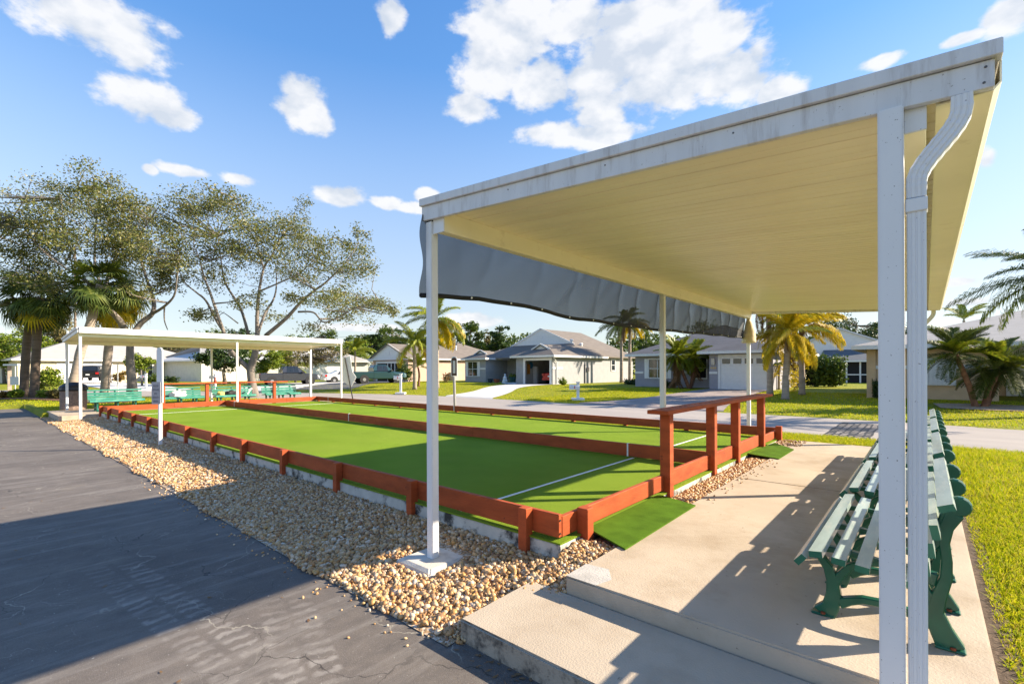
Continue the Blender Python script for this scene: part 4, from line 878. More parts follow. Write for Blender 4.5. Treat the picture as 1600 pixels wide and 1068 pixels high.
turned('white walled house behind the grey pickup truck', 500, 66, 72, 13, 11, palew, M['shingle_pale'], -1.0, ((-5, 1.5),), .42)
turned('pale house half hidden by the grey trunk oak', 430, 76, 75, 12, 10, palew, M['white_roof'], None, ((-2, 1.5), (2, 1.5)), .42)

# ------------------------------------------------------------------ vehicles
M['tyre'] = flat('tyre_rubber', (.015, .015, .016), .8); M['rim'] = mat('alloy_rim', (.45, .45, .46), .35, .1, 20, metal=.7)
M['lamp_red'] = flat('red_lamp', (.45, .01, .01), .2); M['chrome'] = flat('chrome', (.6, .6, .62), .15, 1.); M['black_trim'] = flat('black_trim', (.02, .02, .022), .5)
def paint(n, c, metal=.3): return flat(n, c, .22, metal, .6)
def loft(sections):
    """sections along x: (x, z0, z1, half width at bottom, half width at top) -> shell"""
    b_ = MB(); n = 8; V = []; F = []
    for x, z0, z1, wb, wt in sections:
        r = min(.08, (z1 - z0) * .3); V += [(x, -wb + r, z0), (x, wb - r, z0), (x, wb, z0 + r), (x, wt, z1 - r), (x, wt - r * 1.2, z1), (x, -wt + r * 1.2, z1), (x, -wt, z1 - r), (x, -wb, z0 + r)]
    for i in range(len(sections) - 1):
        for k in range(n): F.append((i * n + k, (i + 1) * n + k, (i + 1) * n + (k + 1) % n, i * n + (k + 1) % n))
    F += [tuple(range(n)), tuple(range((len(sections) - 1) * n, len(sections) * n))[::-1]]; b_.add(V, F); return b_
def vehicle(kind, label, cat, pos, ang, col, glass=None):
    t = thing(cat.replace(' ', '_'), label, cat, (0, 0, 0), None); glass = glass or M['glass']
    if kind == 'pickup':
        L_, wb, rw, hw = 5.3, 1.6, .37, .90
        loft([(-2.65, .55, 1.08, .84, .88), (-2.55, .45, 1.12, .88, .9), (-.72, .42, 1.12, .9, .91)]).build('cargo_bed', col, t, smooth=False)
        loft([(-.70, .40, 1.14, .9, .91), (.95, .40, 1.14, .9, .90), (1.15, .42, 1.12, .9, .88), (2.35, .45, 1.02, .88, .82), (2.6, .5, .92, .8, .74)]).build('body', col, t)
        loft([(-.72, 1.12, 1.50, .84, .78), (-.55, 1.12, 1.76, .84, .70), (.55, 1.12, 1.78, .84, .70), (1.25, 1.10, 1.16, .84, .80)]).build('cab', col, t)
        wx = (-1.62, 1.68)
        wins = [((-.38, .20), (-.30, .20)), ((.24, .72), (.28, .58))]; zt = 1.70; rear_x = -.66
    elif kind == 'suv':
        L_, rw, hw = 4.6, .36, .90
        loft([(-2.25, .45, .95, .82, .86), (-2.1, .38, 1.05, .88, .88), (.9, .36, 1.04, .9, .88), (2.0, .4, .92, .87, .80), (2.3, .45, .8, .78, .7)]).build('body', col, t)
        loft([(-2.15, 1.0, 1.08, .82, .78), (-1.75, 1.02, 1.62, .83, .66), (.3, 1.02, 1.68, .84, .68), (1.2, .98, 1.06, .84, .78)]).build('cab', col, t)
        wx = (-1.4, 1.4); zt = 1.58; wins = [((-1.5, -.5), (-1.35, -.5)), ((-.42, .65), (-.42, .3))]; rear_x = -2.0
    else:
        L_, rw, hw = 4.7, .33, .88
        loft([(-2.3, .42, .92, .78, .80), (-2.15, .34, .98, .86, .82), (-1.2, .30, .96, .88, .85), (1.0, .30, .94, .88, .84), (2.05, .34, .82, .85, .74), (2.3, .4, .68, .74, .62)]).build('body', col, t)
        loft([(-1.75, .92, .98, .78, .74), (-.9, .93, 1.40, .82, .62), (.25, .93, 1.44, .82, .62), (1.25, .9, .95, .8, .74)]).build('cab', col, t)
        wx = (-1.42, 1.42); zt = 1.36; wins = [((-1.1, -.25), (-.72, -.25)), ((-.18, .9), (-.18, .35))]; rear_x = -1.35
    wl_ = {'pickup': 1.16, 'suv': 1.06, 'sedan': .97}[kind]; off = {'pickup': (.845, .715), 'suv': (.845, .69), 'sedan': (.825, .635)}[kind]
    for s in (-1, 1):
        for (b0, b1), (t0, t1) in wins:
            b_ = MB(); o_ = .012; P4 = [(b0, s * (off[0] + o_), wl_), (b1, s * (off[0] + o_), wl_), (t1, s * (off[1] + o_), zt), (t0, s * (off[1] + o_), zt)]
            b_.prism(P4, (0, 0, 0), (0, -s * .02, 0)); b_.build('window', glass, t)
        b_ = MB(); b_.box(wx[1] - .75, wx[1] - .55, min(s * .88, s * 1.05), max(s * .88, s * 1.05), wl_, wl_ + .14); b_.build('mirror', M['black_trim'], t)
        for x in wx:
            b_ = MB(); b_.lathe((x, s * (hw - .20), rw), (0, s, 0), [(0, rw * .9), (.02, rw), (.19, rw), (.21, rw * .93)], 20); w_ = b_.build('wheel', M['tyre'], t)
            b_ = MB(); b_.lathe((x, s * (hw + .005), rw), (0, s, 0), [(0, rw * .66), (.008, rw * .64), (.012, rw * .2)], 14); b_.build('rim', M['rim'], w_)
            b_ = MB(); b_.lathe((x, s * (hw - .03), rw + .02), (0, s, 0), [(0, rw * 1.16), (.045, rw * 1.16)], 22); b_.build('wheel_arch', M['black_trim'], t)
        x = -L_ / 2; b_ = MB(); b_.box(x + .0, x + .22, min(s * .62, s * .86), max(s * .62, s * .86), .72 if kind != 'pickup' else .74, .92 if kind != 'pickup' else 1.06); b_.build('taillight', M['lamp_red'], t)
        b_ = MB(); b_.box(L_ / 2 - .28, L_ / 2 - .02, min(s * .5, s * .78), max(s * .5, s * .78), .62, .78); b_.build('headlight', M['chrome'], t)
    b_ = MB()
    if kind == 'pickup':
        b_.box(-2.8, -2.62, -.85, .85, .42, .62); b_.build('bumper', M['chrome'], t); b_ = MB(); b_.box(-2.68, -2.652, -.78, .78, .66, 1.06); b_.build('tailgate', col, t)
        b_ = MB(); b_.prism([(-.70, -.66, 1.2), (-.70, .66, 1.2), (-.61, .6, 1.62), (-.61, -.6, 1.62)], (0, 0, 0), (-.025, 0, 0)); b_.build('window', glass, t)
    else:
        b_.box(-L_ / 2 - .05, -L_ / 2 + .15, -.8, .8, .34, .56); b_.build('bumper', M['black_trim'] if kind == 'suv' else col, t)
        q = (-2.13, -1.8, 1.08, 1.56) if kind == 'suv' else (-1.66, -.98, .99, 1.34); b_ = MB(); b_.prism([(q[0], -.68, q[2]), (q[0], .68, q[2]), (q[1], .56, q[3]), (q[1], -.56, q[3])], (0, 0, 0), (-.02, 0, .015)); b_.build('window', glass, t)
    q = (1.22, .62, 1.18, 1.70) if kind == 'pickup' else (1.12, .36, 1.08, 1.6) if kind == 'suv' else (1.16, .34, .98, 1.38)
    b_ = MB(); b_.prism([(q[0], -.68, q[2]), (q[0], .68, q[2]), (q[1], .56, q[3]), (q[1], -.56, q[3])], (0, 0, 0), (.02, 0, .02)); b_.build('windshield', glass, t)
    b_ = MB(); b_.box(-L_ / 2 - .07, -L_ / 2 - .052, -.16, .16, .62, .74) if kind != 'pickup' else b_.box(-2.83, -2.802, -.16, .16, .46, .58); b_.build('licence_plate', M['white_paint'], t)
    t.location = pos; t.rotation_euler = (0, 0, ang); return t
def road_pos(px, py, d): p = at(px, py, d); return (p.x, p.y, p.z)
vehicle('pickup', 'grey pickup truck parked beyond the far teal benches', 'pickup truck', road_pos(452, 601, 45.5), TH + R(36), paint('grey_paint', (.085, .09, .105), .6))
vehicle('pickup', 'teal pickup truck in front of the screened garage', 'pickup truck', road_pos(591, 598, 47), TH + R(34), paint('teal_paint', (.035, .085, .10), .4))
vehicle('sedan', 'white sedan parked beside the teal pickup truck', 'car', road_pos(540, 598, 52), TH + R(36), paint('white_car_paint', (.62, .62, .64), .0))
vehicle('suv', 'black car seen from behind in the cream house drive', 'car', road_pos(149, 594.5, 52), TH + R(116), paint('black_paint', (.012, .012, .014), .2))
vehicle('suv', 'white car beside the black car by the white garage', 'car', road_pos(129, 593.5, 56), TH + R(116), paint('white_paint_car', (.62, .62, .62), .0))
vehicle('sedan', 'red car inside the open garage of the grey house', 'car', (-25.0, 36.3, .43), R(90), paint('red_paint', (.42, .012, .02), .2))
def drv(name, pts, w, m, lift=.03):
    A, B = [], []
    for i, p in enumerate(pts):
        q = Vector((pts[min(i + 1, len(pts) - 1)][0] - pts[max(i - 1, 0)][0], pts[min(i + 1, len(pts) - 1)][1] - pts[max(i - 1, 0)][1])).normalized(); n = Vector((-q.y, q.x)) * w / 2
        A.append((p[0] + n.x, p[1] + n.y)); B.append((p[0] - n.x, p[1] - n.y))
    return drape(name, (A, B), m, lift, 8)
def P2(px, py, d): p = at(px, py, d); return (p.x, p.y)
drv('driveway', [P2(250, 606, 38), P2(205, 600, 45), P2(160, 595, 51), P2(140, 592, 57)], 4.6, M['drive'])
drv('driveway', [P2(395, 607, 36), P2(440, 602, 43), P2(505, 597, 49), P2(560, 594, 54)], 5.5, M['drive'])
drv('driveway', [P2(500, 611, 38), P2(545, 602, 46), P2(590, 598, 49.5), P2(620, 594, 55)], 5.0, mat('dark_driveway', (.10, .10, .11), .8, .1, 2))
# ------------------------------------------------------------------ vegetation
def ramp(*c): return [(i / (len(c) - 1), x) for i, x in enumerate(c)]
M['bark_oak'] = mat('grey_oak_bark', (.22, .19, .165), .9, .25, 3, bump=1., bscale=14, dirt=(.10, .085, .075), dscale=5, dmin=.45, dmax=.75, stretch=(1, 1, .35))
M['bark_palm'] = mat('palm_trunk_bark', (.34, .28, .23), .9, .2, 5, bump=1., bscale=9, stretch=(.4, .4, 2.5), dirt=(.16, .12, .09), dscale=4, dmin=.5, dmax=.8)
M['bark_dark'] = mat('dark_palm_bark', (.13, .095, .075), .9, .3, 5, bump=1., bscale=9, stretch=(.4, .4, 2.5))
M['bark_date'] = mat('date_palm_bark', (.20, .10, .06), .95, .35, 8, bump=1., bscale=22)
M['leaf_oak'] = island_mat('oak_leaf', ramp((.085, .11, .024), (.13, .155, .036), (.19, .19, .055), (.25, .215, .085), (.11, .145, .028)), .42, .3, .35)
M['leaf_bright'] = island_mat('bright_leaf', ramp((.10, .17, .012), (.17, .23, .02), (.25, .28, .03)), .45, .3, .3)
M['leaf_mid'] = island_mat('mid_green_leaf', ramp((.045, .085, .012), (.075, .12, .018), (.12, .16, .028)), .45, .25, .3)
M['leaf_dark'] = island_mat('dark_green_leaf', ramp((.022, .048, .012), (.04, .075, .016), (.065, .10, .02)), .4, .2, .35)
M['leaf_olive'] = island_mat('olive_leaf', ramp((.09, .09, .025), (.15, .13, .04), (.21, .16, .06)), .5, .25, .3)
M['leaf_rust'] = island_mat('rusty_leaf', ramp((.22, .10, .02), (.14, .14, .03), (.30, .14, .03)), .5, .25, .3)
M['frond_green'] = island_mat('green_frond', ramp((.07, .11, .014), (.12, .16, .018), (.19, .21, .03)), .5, .25, .25)
M['frond_dark'] = island_mat('dark_frond', ramp((.05, .08, .016), (.085, .12, .022), (.16, .18, .04)), .5, .2, .25)
M['frond_yellow'] = island_mat('yellow_frond', ramp((.38, .30, .012), (.60, .44, .012), (.66, .50, .03), (.34, .34, .02)), .45, .35, .3)
M['frond_lime'] = island_mat('lime_frond', ramp((.14, .21, .012), (.24, .28, .02), (.34, .33, .03)), .4, .3, .4)
M['frond_dead'] = island_mat('dead_frond', ramp((.20, .12, .06), (.28, .17, .09), (.16, .09, .05)), .8, .15, .2)

def leaf_quads(P, size, r, up=.0, aspect=.55):
    """a leaf quad at each point, random facing"""
    n = len(P); a = r.normal(size=(n, 3)); a[:, 2] *= .7; a /= np.linalg.norm(a, axis=1)[:, None]
    b_ = r.normal(size=(n, 3)); b_ -= a * (a * b_).sum(1)[:, None]; b_ /= np.linalg.norm(b_, axis=1)[:, None]
    s = (size * r.uniform(.6, 1.35, n))[:, None]; u = a * s; v = b_ * s * aspect
    V = np.stack([P - u, P + v * .9 - u * .1, P + u, P - v * .9 - u * .1], 1)
    return V.reshape(-1, 3), np.arange(4 * n).reshape(-1, 4)
def crown_points(clumps, n, r, shell=.35):
    """points spread through ellipsoid clumps (cx, cy, cz, rx, ry, rz, weight), in small sprays"""
    w = np.array([c[6] for c in clumps], float); w /= w.sum(); spray = 14; m = max(1, n // spray); idx = r.choice(len(clumps), m, p=w); out = []
    cl = np.array([c[:6] for c in clumps]); d = r.normal(size=(m, 3)); d /= np.linalg.norm(d, axis=1)[:, None]; rad = r.uniform(shell, 1., m) ** .6
    C_ = cl[idx, :3] + d * rad[:, None] * cl[idx, 3:6]
    sp = .13 * cl[idx, 3:6].mean(1) + .05
    # sprays gather round a few boughs of each clump, so that gaps open between them
    K = 9; sub = r.normal(size=(len(clumps), K, 3)); sub /= np.linalg.norm(sub, axis=2)[:, :, None]; sub *= r.uniform(.45, 1.05, (len(clumps), K, 1)); S_ = cl[:, None, :3] + sub * cl[:, None, 3:6]
    pick = r.integers(0, K, m); near = r.random(m) < .82; C_ = np.where(near[:, None], S_[idx, pick] + r.normal(size=(m, 3)) * cl[idx, 3:6] * .17, C_)
    return (C_[:, None, :] + r.normal(size=(m, spray, 3)) * sp[:, None, None] * np.array([1, 1, .75])).reshape(-1, 3), C_
def tree(name, label, base, trunk_pts, clumps, n, leaf, lm, bm_, r0=.15, seed=1, group=None, cat='tree', limbs=None, shell=.35, aspect=.55):
    """trunk_pts and clumps in place coordinates; thin limbs run from the trunk's top part into the clumps"""
    r = np.random.default_rng(seed); t = thing(name, label, cat, base, group); b_ = MB()
    tp = [Vector(p) for p in trunk_pts]; N_ = len(tp); b_.tube(tp, [r0 * (1 - .45 * i / max(1, N_ - 1)) * (1.35 if i == 0 else 1) for i in range(N_)], 9)
    nodes_ = [p for p in tp[N_ // 2:]]
    for L_ in (limbs or []):
        pts, ra, rb = L_; ra *= .8; rb *= .7; pts = [Vector(p) for p in pts]; m = len(pts)
        P_ = densify3(pts); b_.tube(P_, [ra + (rb - ra) * i / (len(P_) - 1) for i in range(len(P_))], 7); nodes_ += P_[len(P_) // 3:]
    P, Cs = crown_points(clumps, n, r, shell)
    # twigs into the sprays
    tw = r.choice(len(Cs), min(len(Cs), 140), replace=False)
    for i in tw:
        c = Vector(Cs[i]); q = min(nodes_, key=lambda p: (p - c).length + (2 if p.z > c.z + .5 else 0)); l = (c - q).length
        if l < .15: continue
        mid = q.lerp(c, .5) + Vector((r.normal() * .1, r.normal() * .1, -.04)) * l; k = min(r0 * .28, .012 + .014 * l)
        b_.tube([q, mid, c], [k, k * .6, k * .2], 4, cap=False)
    b_.build('trunk', bm_, t, smooth=True)
    V, F = leaf_quads(P, leaf, r, aspect=aspect); np_mesh('crown', V, F, lm, t); return t
def densify3(p, n=5):
    o = []
    for i in range(len(p) - 1):
        a, b_, c, d = p[max(i - 1, 0)], p[i], p[i + 1], p[min(i + 2, len(p) - 1)]
        for k in range(n):
            t = k / n; o.append(.5 * ((2 * b_) + (-a + c) * t + (2 * a - 5 * b_ + 4 * c - d) * t * t + (-a + 3 * b_ - 3 * c + d) * t ** 3))
    return o + [p[-1]]
def mpp(d): return d / FPX                                    # metres per photograph pixel at depth d
def clump(px, py, rx, ry, d, w=1., dd=0., deep=1.): c = at(px, py, d + dd); k = mpp(d + dd); return (c.x, c.y, c.z, rx * k, rx * k * deep, ry * k, w)

# --- the two big oaks
def oak1():
    d = 27.5; rd = random.Random(11)
    def L_(pts, ra, rb, w=0.): return ([at(x, y, d + (w * i / len(pts))) for i, (x, y) in enumerate(pts)], ra, rb)
    base = at(206, 634, d); base.z = gz(base.x, base.y)
    trunk = [at(206, 637, d), at(206, 600, d), at(203, 565, d), at(203, 535, d), at(200, 515, d)]
    limbs = [L_([(203, 530), (188, 502), (172, 484), (158, 462), (135, 440), (104, 420)], .26, .06, -2), L_([(190, 505), (168, 483), (140, 462), (110, 440), (70, 428), (30, 415)], .17, .04, -3),
             L_([(174, 486), (165, 455), (172, 422), (182, 396), (176, 375)], .18, .05, 1.5), L_([(165, 458), (150, 425), (148, 395), (150, 350), (155, 310)], .12, .03, 2),
             L_([(203, 530), (220, 505), (238, 490), (240, 470), (232, 445), (222, 412), (215, 380)], .22, .05, 2), L_([(238, 490), (256, 479), (272, 462), (276, 438), (282, 400)], .11, .03, -1.5),
             L_([(257, 478), (257, 500), (262, 515)], .06, .03), L_([(104, 420), (70, 395), (40, 360), (20, 340)], .07, .02, -1), L_([(135, 440), (115, 400), (100, 350), (95, 310)], .08, .02, 2),
             L_([(172, 422), (200, 390), (230, 350), (250, 320)], .07, .02, -2), L_([(110, 440), (60, 445), (20, 440), (-20, 430)], .07, .02, -2)]
    cl = []
    for (x, y, rx, ry, w) in ((150, 285, 32, 22, .7), (110, 310, 45, 26, .9), (60, 315, 45, 24, .8), (15, 345, 35, 28, .7), (60, 360, 50, 28, 1.), (120, 350, 50, 28, 1.1), (175, 325, 45, 30, 1.), (215, 350, 35, 30, .9),
                              (30, 400, 50, 26, 1.), (90, 400, 50, 26, 1.1), (150, 385, 45, 26, 1.0), (200, 395, 40, 30, 1.1), (245, 390, 35, 32, 1.), (-30, 380, 45, 40, .9), (20, 440, 50, 22, .8), (75, 440, 40, 18, .6), (190, 365, 40, 20, .8), (235, 430, 30, 22, .6), (265, 440, 20, 18, .4), (-60, 330, 50, 40, .8), (215, 455, 18, 14, .25)):
        cl.append(clump(x, y, rx, ry, d, w, rd.uniform(-2.4, 2.4), 1.3))
    tree('oak_tree', 'spreading oak with olive brown leaves, its trunk behind the first teal bench', base, trunk, cl, 46000, .068, M['leaf_oak'], M['bark_oak'], .27, 21, 'oaks behind the far patio cover', limbs=limbs, shell=.15)
def oak2():
    d = 29.5; rd = random.Random(12)
    def L_(pts, ra, rb, w=0.): return ([at(x, y, d + (w * i / len(pts))) for i, (x, y) in enumerate(pts)], ra, rb)
    base = at(397, 624, d); base.z = gz(base.x, base.y)
    trunk = [at(397, 626, d), at(394, 600, d), at(391, 578, d), at(398, 555, d), at(402, 535, d), at(402, 520, d)]
    limbs = [L_([(391, 578), (372, 560), (359, 545), (350, 520), (340, 492), (330, 462), (318, 430), (312, 405)], .20, .05, -2), L_([(352, 522), (338, 500), (322, 470), (306, 456), (288, 440), (275, 410)], .11, .03, -2),
             L_([(402, 522), (402, 490), (405, 455), (412, 420), (424, 400), (440, 370)], .16, .03, 1), L_([(403, 521), (414, 490), (428, 466), (432, 442), (430, 410)], .12, .03, 2.5),
             L_([(415, 524), (447, 497), (468, 474), (488, 456), (510, 440), (540, 410), (560, 380)], .16, .03, -1), L_([(466, 487), (490, 488), (506, 503), (532, 494), (562, 478), (600, 474)], .08, .02, -1.5),
             L_([(388, 522), (376, 482), (352, 442), (346, 410), (340, 370)], .12, .03, 2), L_([(372, 505), (355, 492), (348, 488)], .05, .02), L_([(405, 455), (440, 440), (470, 425), (500, 395), (520, 370)], .07, .02, 1.5),
             L_([(412, 420), (400, 380), (380, 340), (370, 310)], .06, .02, -1), L_([(488, 456), (530, 455), (570, 465)], .05, .02, 1)]
    cl = []
    for (x, y, rx, ry, w) in ((300, 310, 40, 26, .8), (270, 340, 40, 30, .8), (330, 330, 40, 30, 1.), (300, 370, 50, 30, 1.2), (360, 365, 45, 30, 1.1), (350, 400, 50, 22, 1.), (420, 345, 42, 26, .55), (470, 330, 14, 24, .2), (455, 365, 40, 28, .9), (410, 390, 50, 26, 1.1),
                              (480, 390, 45, 26, 1.), (530, 395, 35, 26, .7), (560, 375, 18, 24, .3), (500, 420, 50, 18, .8), (555, 425, 38, 18, .6), (440, 430, 40, 18, .6), (520, 470, 50, 16, .7), (565, 472, 42, 18, .9), (598, 480, 22, 14, .5), (540, 495, 40, 12, .45), (318, 490, 22, 11, .35), (330, 430, 40, 20, .7), (280, 410, 30, 22, .6),
                              (385, 470, 26, 16, .3), (470, 465, 24, 14, .25), (425, 495, 22, 12, .25), (490, 512, 24, 8, .2), (355, 310, 35, 16, .4)):
        cl.append(clump(x, y, rx, ry, d, w, rd.uniform(-2.2, 2.2), 1.2))
    tree('oak_tree', 'airy oak with many pale limbs standing between the third and fourth teal benches', base, trunk, cl, 40000, .068, M['leaf_oak'], M['bark_oak'], .27, 22, 'oaks behind the far patio cover', limbs=limbs, shell=.15)
oak1(); oak2()

# --- palms
def feather(n_, length, leaf, droop, lm, seed, vshape=.35, hang=.6, wid=.02):
    """one pinnate frond along +x: rachis and leaflets in one shared mesh"""
    r = np.random.default_rng(seed); V = []; F = []; pts = []
    for i in range(11):
        s = i / 10; a = droop * s ** 1.4; pts.append((length * (s - .18 * droop * s * s * .5), 0., length * (.0 + .12 * s - .42 * droop * s ** 2)))
    P = np.array(pts)
    def addtube(A, ra, rb):
        k = 4
        for i, p in enumerate(A):
            rr = ra + (rb - ra) * i / (len(A) - 1)
            for j in range(k): an = math.pi / 2 * j; V.append((p[0], p[1] + rr * math.cos(an), p[2] + rr * math.sin(an)))
        o = len(V) - k * len(A)
        for i in range(len(A) - 1):
            for j in range(k): F.append((o + i * k + j, o + i * k + (j + 1) % k, o + (i + 1) * k + (j + 1) % k, o + (i + 1) * k + j))
    addtube(P, .016 * length / 2, .004)
    for i in range(n_):
        s = .12 + .88 * (i + r.random() * .6) / n_; q = s * 10; k = min(int(q), 9); p = P[k] + (P[k + 1] - P[k]) * (q - k); tg = P[min(k + 1, 10)] - P[k]; tg /= np.linalg.norm(tg)
        ll = leaf * (math.sin(math.pi * min(1, .12 + .88 * s)) ** .5 * .85 + .2) * r.uniform(.8, 1.15)
        for sd in (-1, 1):
            d = np.array([tg[0] * .55, sd * .8, vshape + r.normal() * .18]); d += tg * .2; d /= np.linalg.norm(d); e = p + d * ll * .5; f = e + (d * (1 - hang) + np.array([tg[0] * .25, 0, -hang])) * ll * .5
            w = np.cross(d, [0, 0, 1]); w = w / (np.linalg.norm(w) + 1e-6) * wid * r.uniform(.7, 1.2); o = len(V)
            V.extend([p - w * .4, p + w * .4, e + w, e - w, f]); F.append((o, o + 1, o + 2, o + 3)); F.append((o + 3, o + 2, o + 4, o + 4))
    V = np.array(V); quads = [f for f in F if f[2] != f[3]]; tris = [f[:3] for f in F if f[2] == f[3]]
    me = bpy.data.meshes.new('frond'); me.from_pydata([tuple(v) for v in V], [], quads + tris); me.materials.append(lm); return me
def fan(n_, radius, lm, seed, stalk=.7):
    r = np.random.default_rng(seed); V = []; F = []
    V += [(0, -.015, 0), (0, .015, 0), (stalk, .012, .1), (stalk, -.012, .1)]; F.append((0, 1, 2, 3))
    for i in range(n_):
        a = R(-115 + 230 * i / (n_ - 1)); l = radius * (1 - .25 * abs(a) / 2) * r.uniform(.85, 1.1); c = np.array([stalk, 0, .1]); d = np.array([math.cos(a), math.sin(a), .12 * math.cos(3 * a)]); w = np.array([-math.sin(a), math.cos(a), 0]) * .028
        m = c + d * l * .62; e = c + d * l + np.array([0, 0, -.38 * l * r.uniform(.6, 1.3)]); o = len(V); V += [c - w * .3, c + w * .3, m + w, m - w, e]; F += [(o, o + 1, o + 2, o + 3), (o + 3, o + 2, o + 4)]
    me = bpy.data.meshes.new('frond'); me.from_pydata([tuple(v) for v in V], [], F); me.materials.append(lm); return me
FR = {'queen': [feather(90, 2.6, .70, 1.15, M['frond_green'], s, .05, .85, .017) for s in (1, 2, 3)], 'queen_dark': [feather(90, 2.9, .62, 1.05, M['frond_dark'], s, .1, .8, .011) for s in (4, 5, 6)],
      'yellow': [feather(100, 2.3, .85, 1.35, M['frond_yellow'], s, .0, .95, .022) for s in (7, 8, 9)], 'lime': [feather(90, 2.4, .72, 1.2, M['frond_lime'], s, .1, .8, .018) for s in (10, 11)],
      'dead': [feather(60, 2.0, .4, 1.5, M['frond_dead'], s, -.2, .9, .016) for s in (12, 13)], 'date': [feather(100, 1.35, .34, 1.0, M['frond_dark'], s, .3, .3, .009) for s in (14, 15, 16)],
      'date_lime': [feather(90, 1.5, .40, 1.0, M['frond_lime'], s, .3, .3, .014) for s in (17, 18)], 'fan': [fan(34, .8, M['frond_dark'], s) for s in (19, 20)], 'fan_lit': [fan(34, .8, M['frond_green'], s) for s in (21, 22)], 'fan_yellow': [fan(32, .85, M['frond_yellow'], s) for s in (23,)]}
def palm(name, label, trunk, r0, crown, seed, scale=1., bark=None, group=None, r1=None):
    """crown: list of (kind, count, pitch from, pitch to, yaw from, yaw to)"""
    rd = random.Random(seed); base = Vector(trunk[0]); t = thing(name, label, 'palm tree', base, group); b_ = MB(); tp = densify3([Vector(p) for p in trunk]); n = len(tp); r1 = r1 or r0 * .7
    b_.tube(tp, [(r0 + (r1 - r0) * i / (n - 1)) * (1.25 if i == 0 else 1) * (1 + .05 * (i % 2)) for i in range(n)], 10); b_.build('trunk', bark or M['bark_palm'], t, smooth=True); top = tp[-1] - base
    for kind, cnt, p0, p1, y0, y1 in crown:
        for i in range(cnt):
            o = bpy.data.objects.new('frond', rd.choice(FR[kind])); C.objects.link(o); o.parent = t; o.location = top
            yaw = y0 + (y1 - y0) * (i + rd.uniform(-.3, .3)) / max(1, cnt); pit = rd.uniform(p0, p1); o.rotation_euler = (rd.uniform(-.25, .25), -R(pit), R(yaw)); k = scale * rd.uniform(.85, 1.12); o.scale = (k, k, k)
    return t
def tp(d, *pts): return [at(x, y, d) for x, y in pts]
def gbase(px, d, dz=0.):
    p = at(px, 600, d); p.z = gz(p.x, p.y) + dz; return p
def ptrunk(px, d, *rest): return [gbase(px, d)] + tp(d, *rest)
V_ = math.degrees(TH)   # yaw of the picture's right-hand direction
G1 = 'golden palms on the lawn by the white garage'
palm('golden_palm', 'tall grey trunked palm with drooping brown fronds, nearest the white garage door', ptrunk(1203, 24.2, (1203, 560), (1201, 500), (1199, 462)), .15, [('queen', 8, 5, 60, 0, 360), ('lime', 4, -20, 20, 20, 380), ('dead', 4, -55, -20, 40, 400)], 31, 1.0, group=G1)
palm('golden_palm', 'golden palm with the shortest trunk, standing nearest the road', ptrunk(1227, 22.0, (1228, 590), (1231, 545), (1233, 520)), .16, [('yellow', 18, -40, 60, 0, 360), ('lime', 4, 20, 70, 30, 390), ('dead', 3, -70, -50, 80, 300)], 32, .78, group=G1)
palm('golden_palm', 'golden palm with a long yellow frond drooping over the hedge', ptrunk(1253, 24.2, (1253, 585), (1252, 545), (1252, 512)), .15, [('yellow', 17, -20, 65, 0, 360), ('lime', 4, 20, 60, 0, 360), ('dead', 2, -60, -40, 200, 360), ('yellow', 2, 5, 20, V_ - 12, V_ + 14)], 33, .9, group=G1)
palm('golden_palm', 'small slim palm between the golden palm trunks with yellow lower fronds', ptrunk(1217, 29, (1217, 590), (1218, 570)), .08, [('lime', 7, 0, 60, 0, 360), ('yellow', 4, -30, 20, 0, 360)], 34, .62, group=G1)
G2 = 'queen palms beside the grey house'
palm('queen_palm', 'queen palm with drooping brown fronds at the corner of the grey house', ptrunk(971, 45, (971, 560), (971, 530), (971, 505)), .16, [('queen', 14, -25, 60, 0, 360), ('dead', 6, -75, -35, 0, 360)], 35, .95, group=G2)
palm('queen_palm', 'queen palm with yellowing fronds standing right beside its twin', ptrunk(984, 45.6, (984, 560), (984, 525), (984, 502)), .16, [('queen', 11, -15, 60, 0, 360), ('yellow', 4, -30, 0, 20, 200), ('dead', 4, -70, -30, 100, 400)], 36, .95, group=G2)
palm('date_palm', 'leaning date palm with a full round crown by the lavender house windows', ptrunk(1077, 31.5, (1070, 590), (1062, 568), (1058, 556)), .12, [('date_lime', 44, -35, 80, 0, 360), ('dead', 9, -85, -55, 0, 360)], 37, 1.05, bark=M['bark_date'])
palm('date_palm', 'date palm trunk leaning the other way under the same round crown', ptrunk(1079, 31.8, (1082, 590), (1085, 570), (1086, 558)), .11, [('date_lime', 30, -35, 80, 0, 360), ('dead', 4, -80, -50, 0, 360)], 38, .9, bark=M['bark_date'])
G3 = 'leaning date palms on the ring of pale mulch'
palm('date_palm', 'date palm leaning towards the white downspout from the pale mulch ring', ptrunk(1524, 17.4, (1516, 608), (1504, 578), (1493, 553)), .10, [('date', 28, -40, 75, 0, 360), ('date_lime', 10, -20, 60, 0, 360)], 39, 1.02, bark=M['bark_date'], group=G3)
palm('date_palm', 'date palm on the mulch ring leaning away from the downspout', ptrunk(1538, 17.3, (1545, 610), (1555, 588), (1558, 572)), .10, [('date', 30, -40, 75, 0, 360), ('date_lime', 12, -20, 60, 0, 360)], 40, 1.05, bark=M['bark_date'], group=G3)
palm('date_palm', 'short dark stem of the date palm clump on the mulch ring', ptrunk(1540, 17.6, (1557, 598), (1563, 580)), .09, [('date', 14, -40, 40, 0, 360)], 41, .85, bark=M['bark_date'], group=G3)
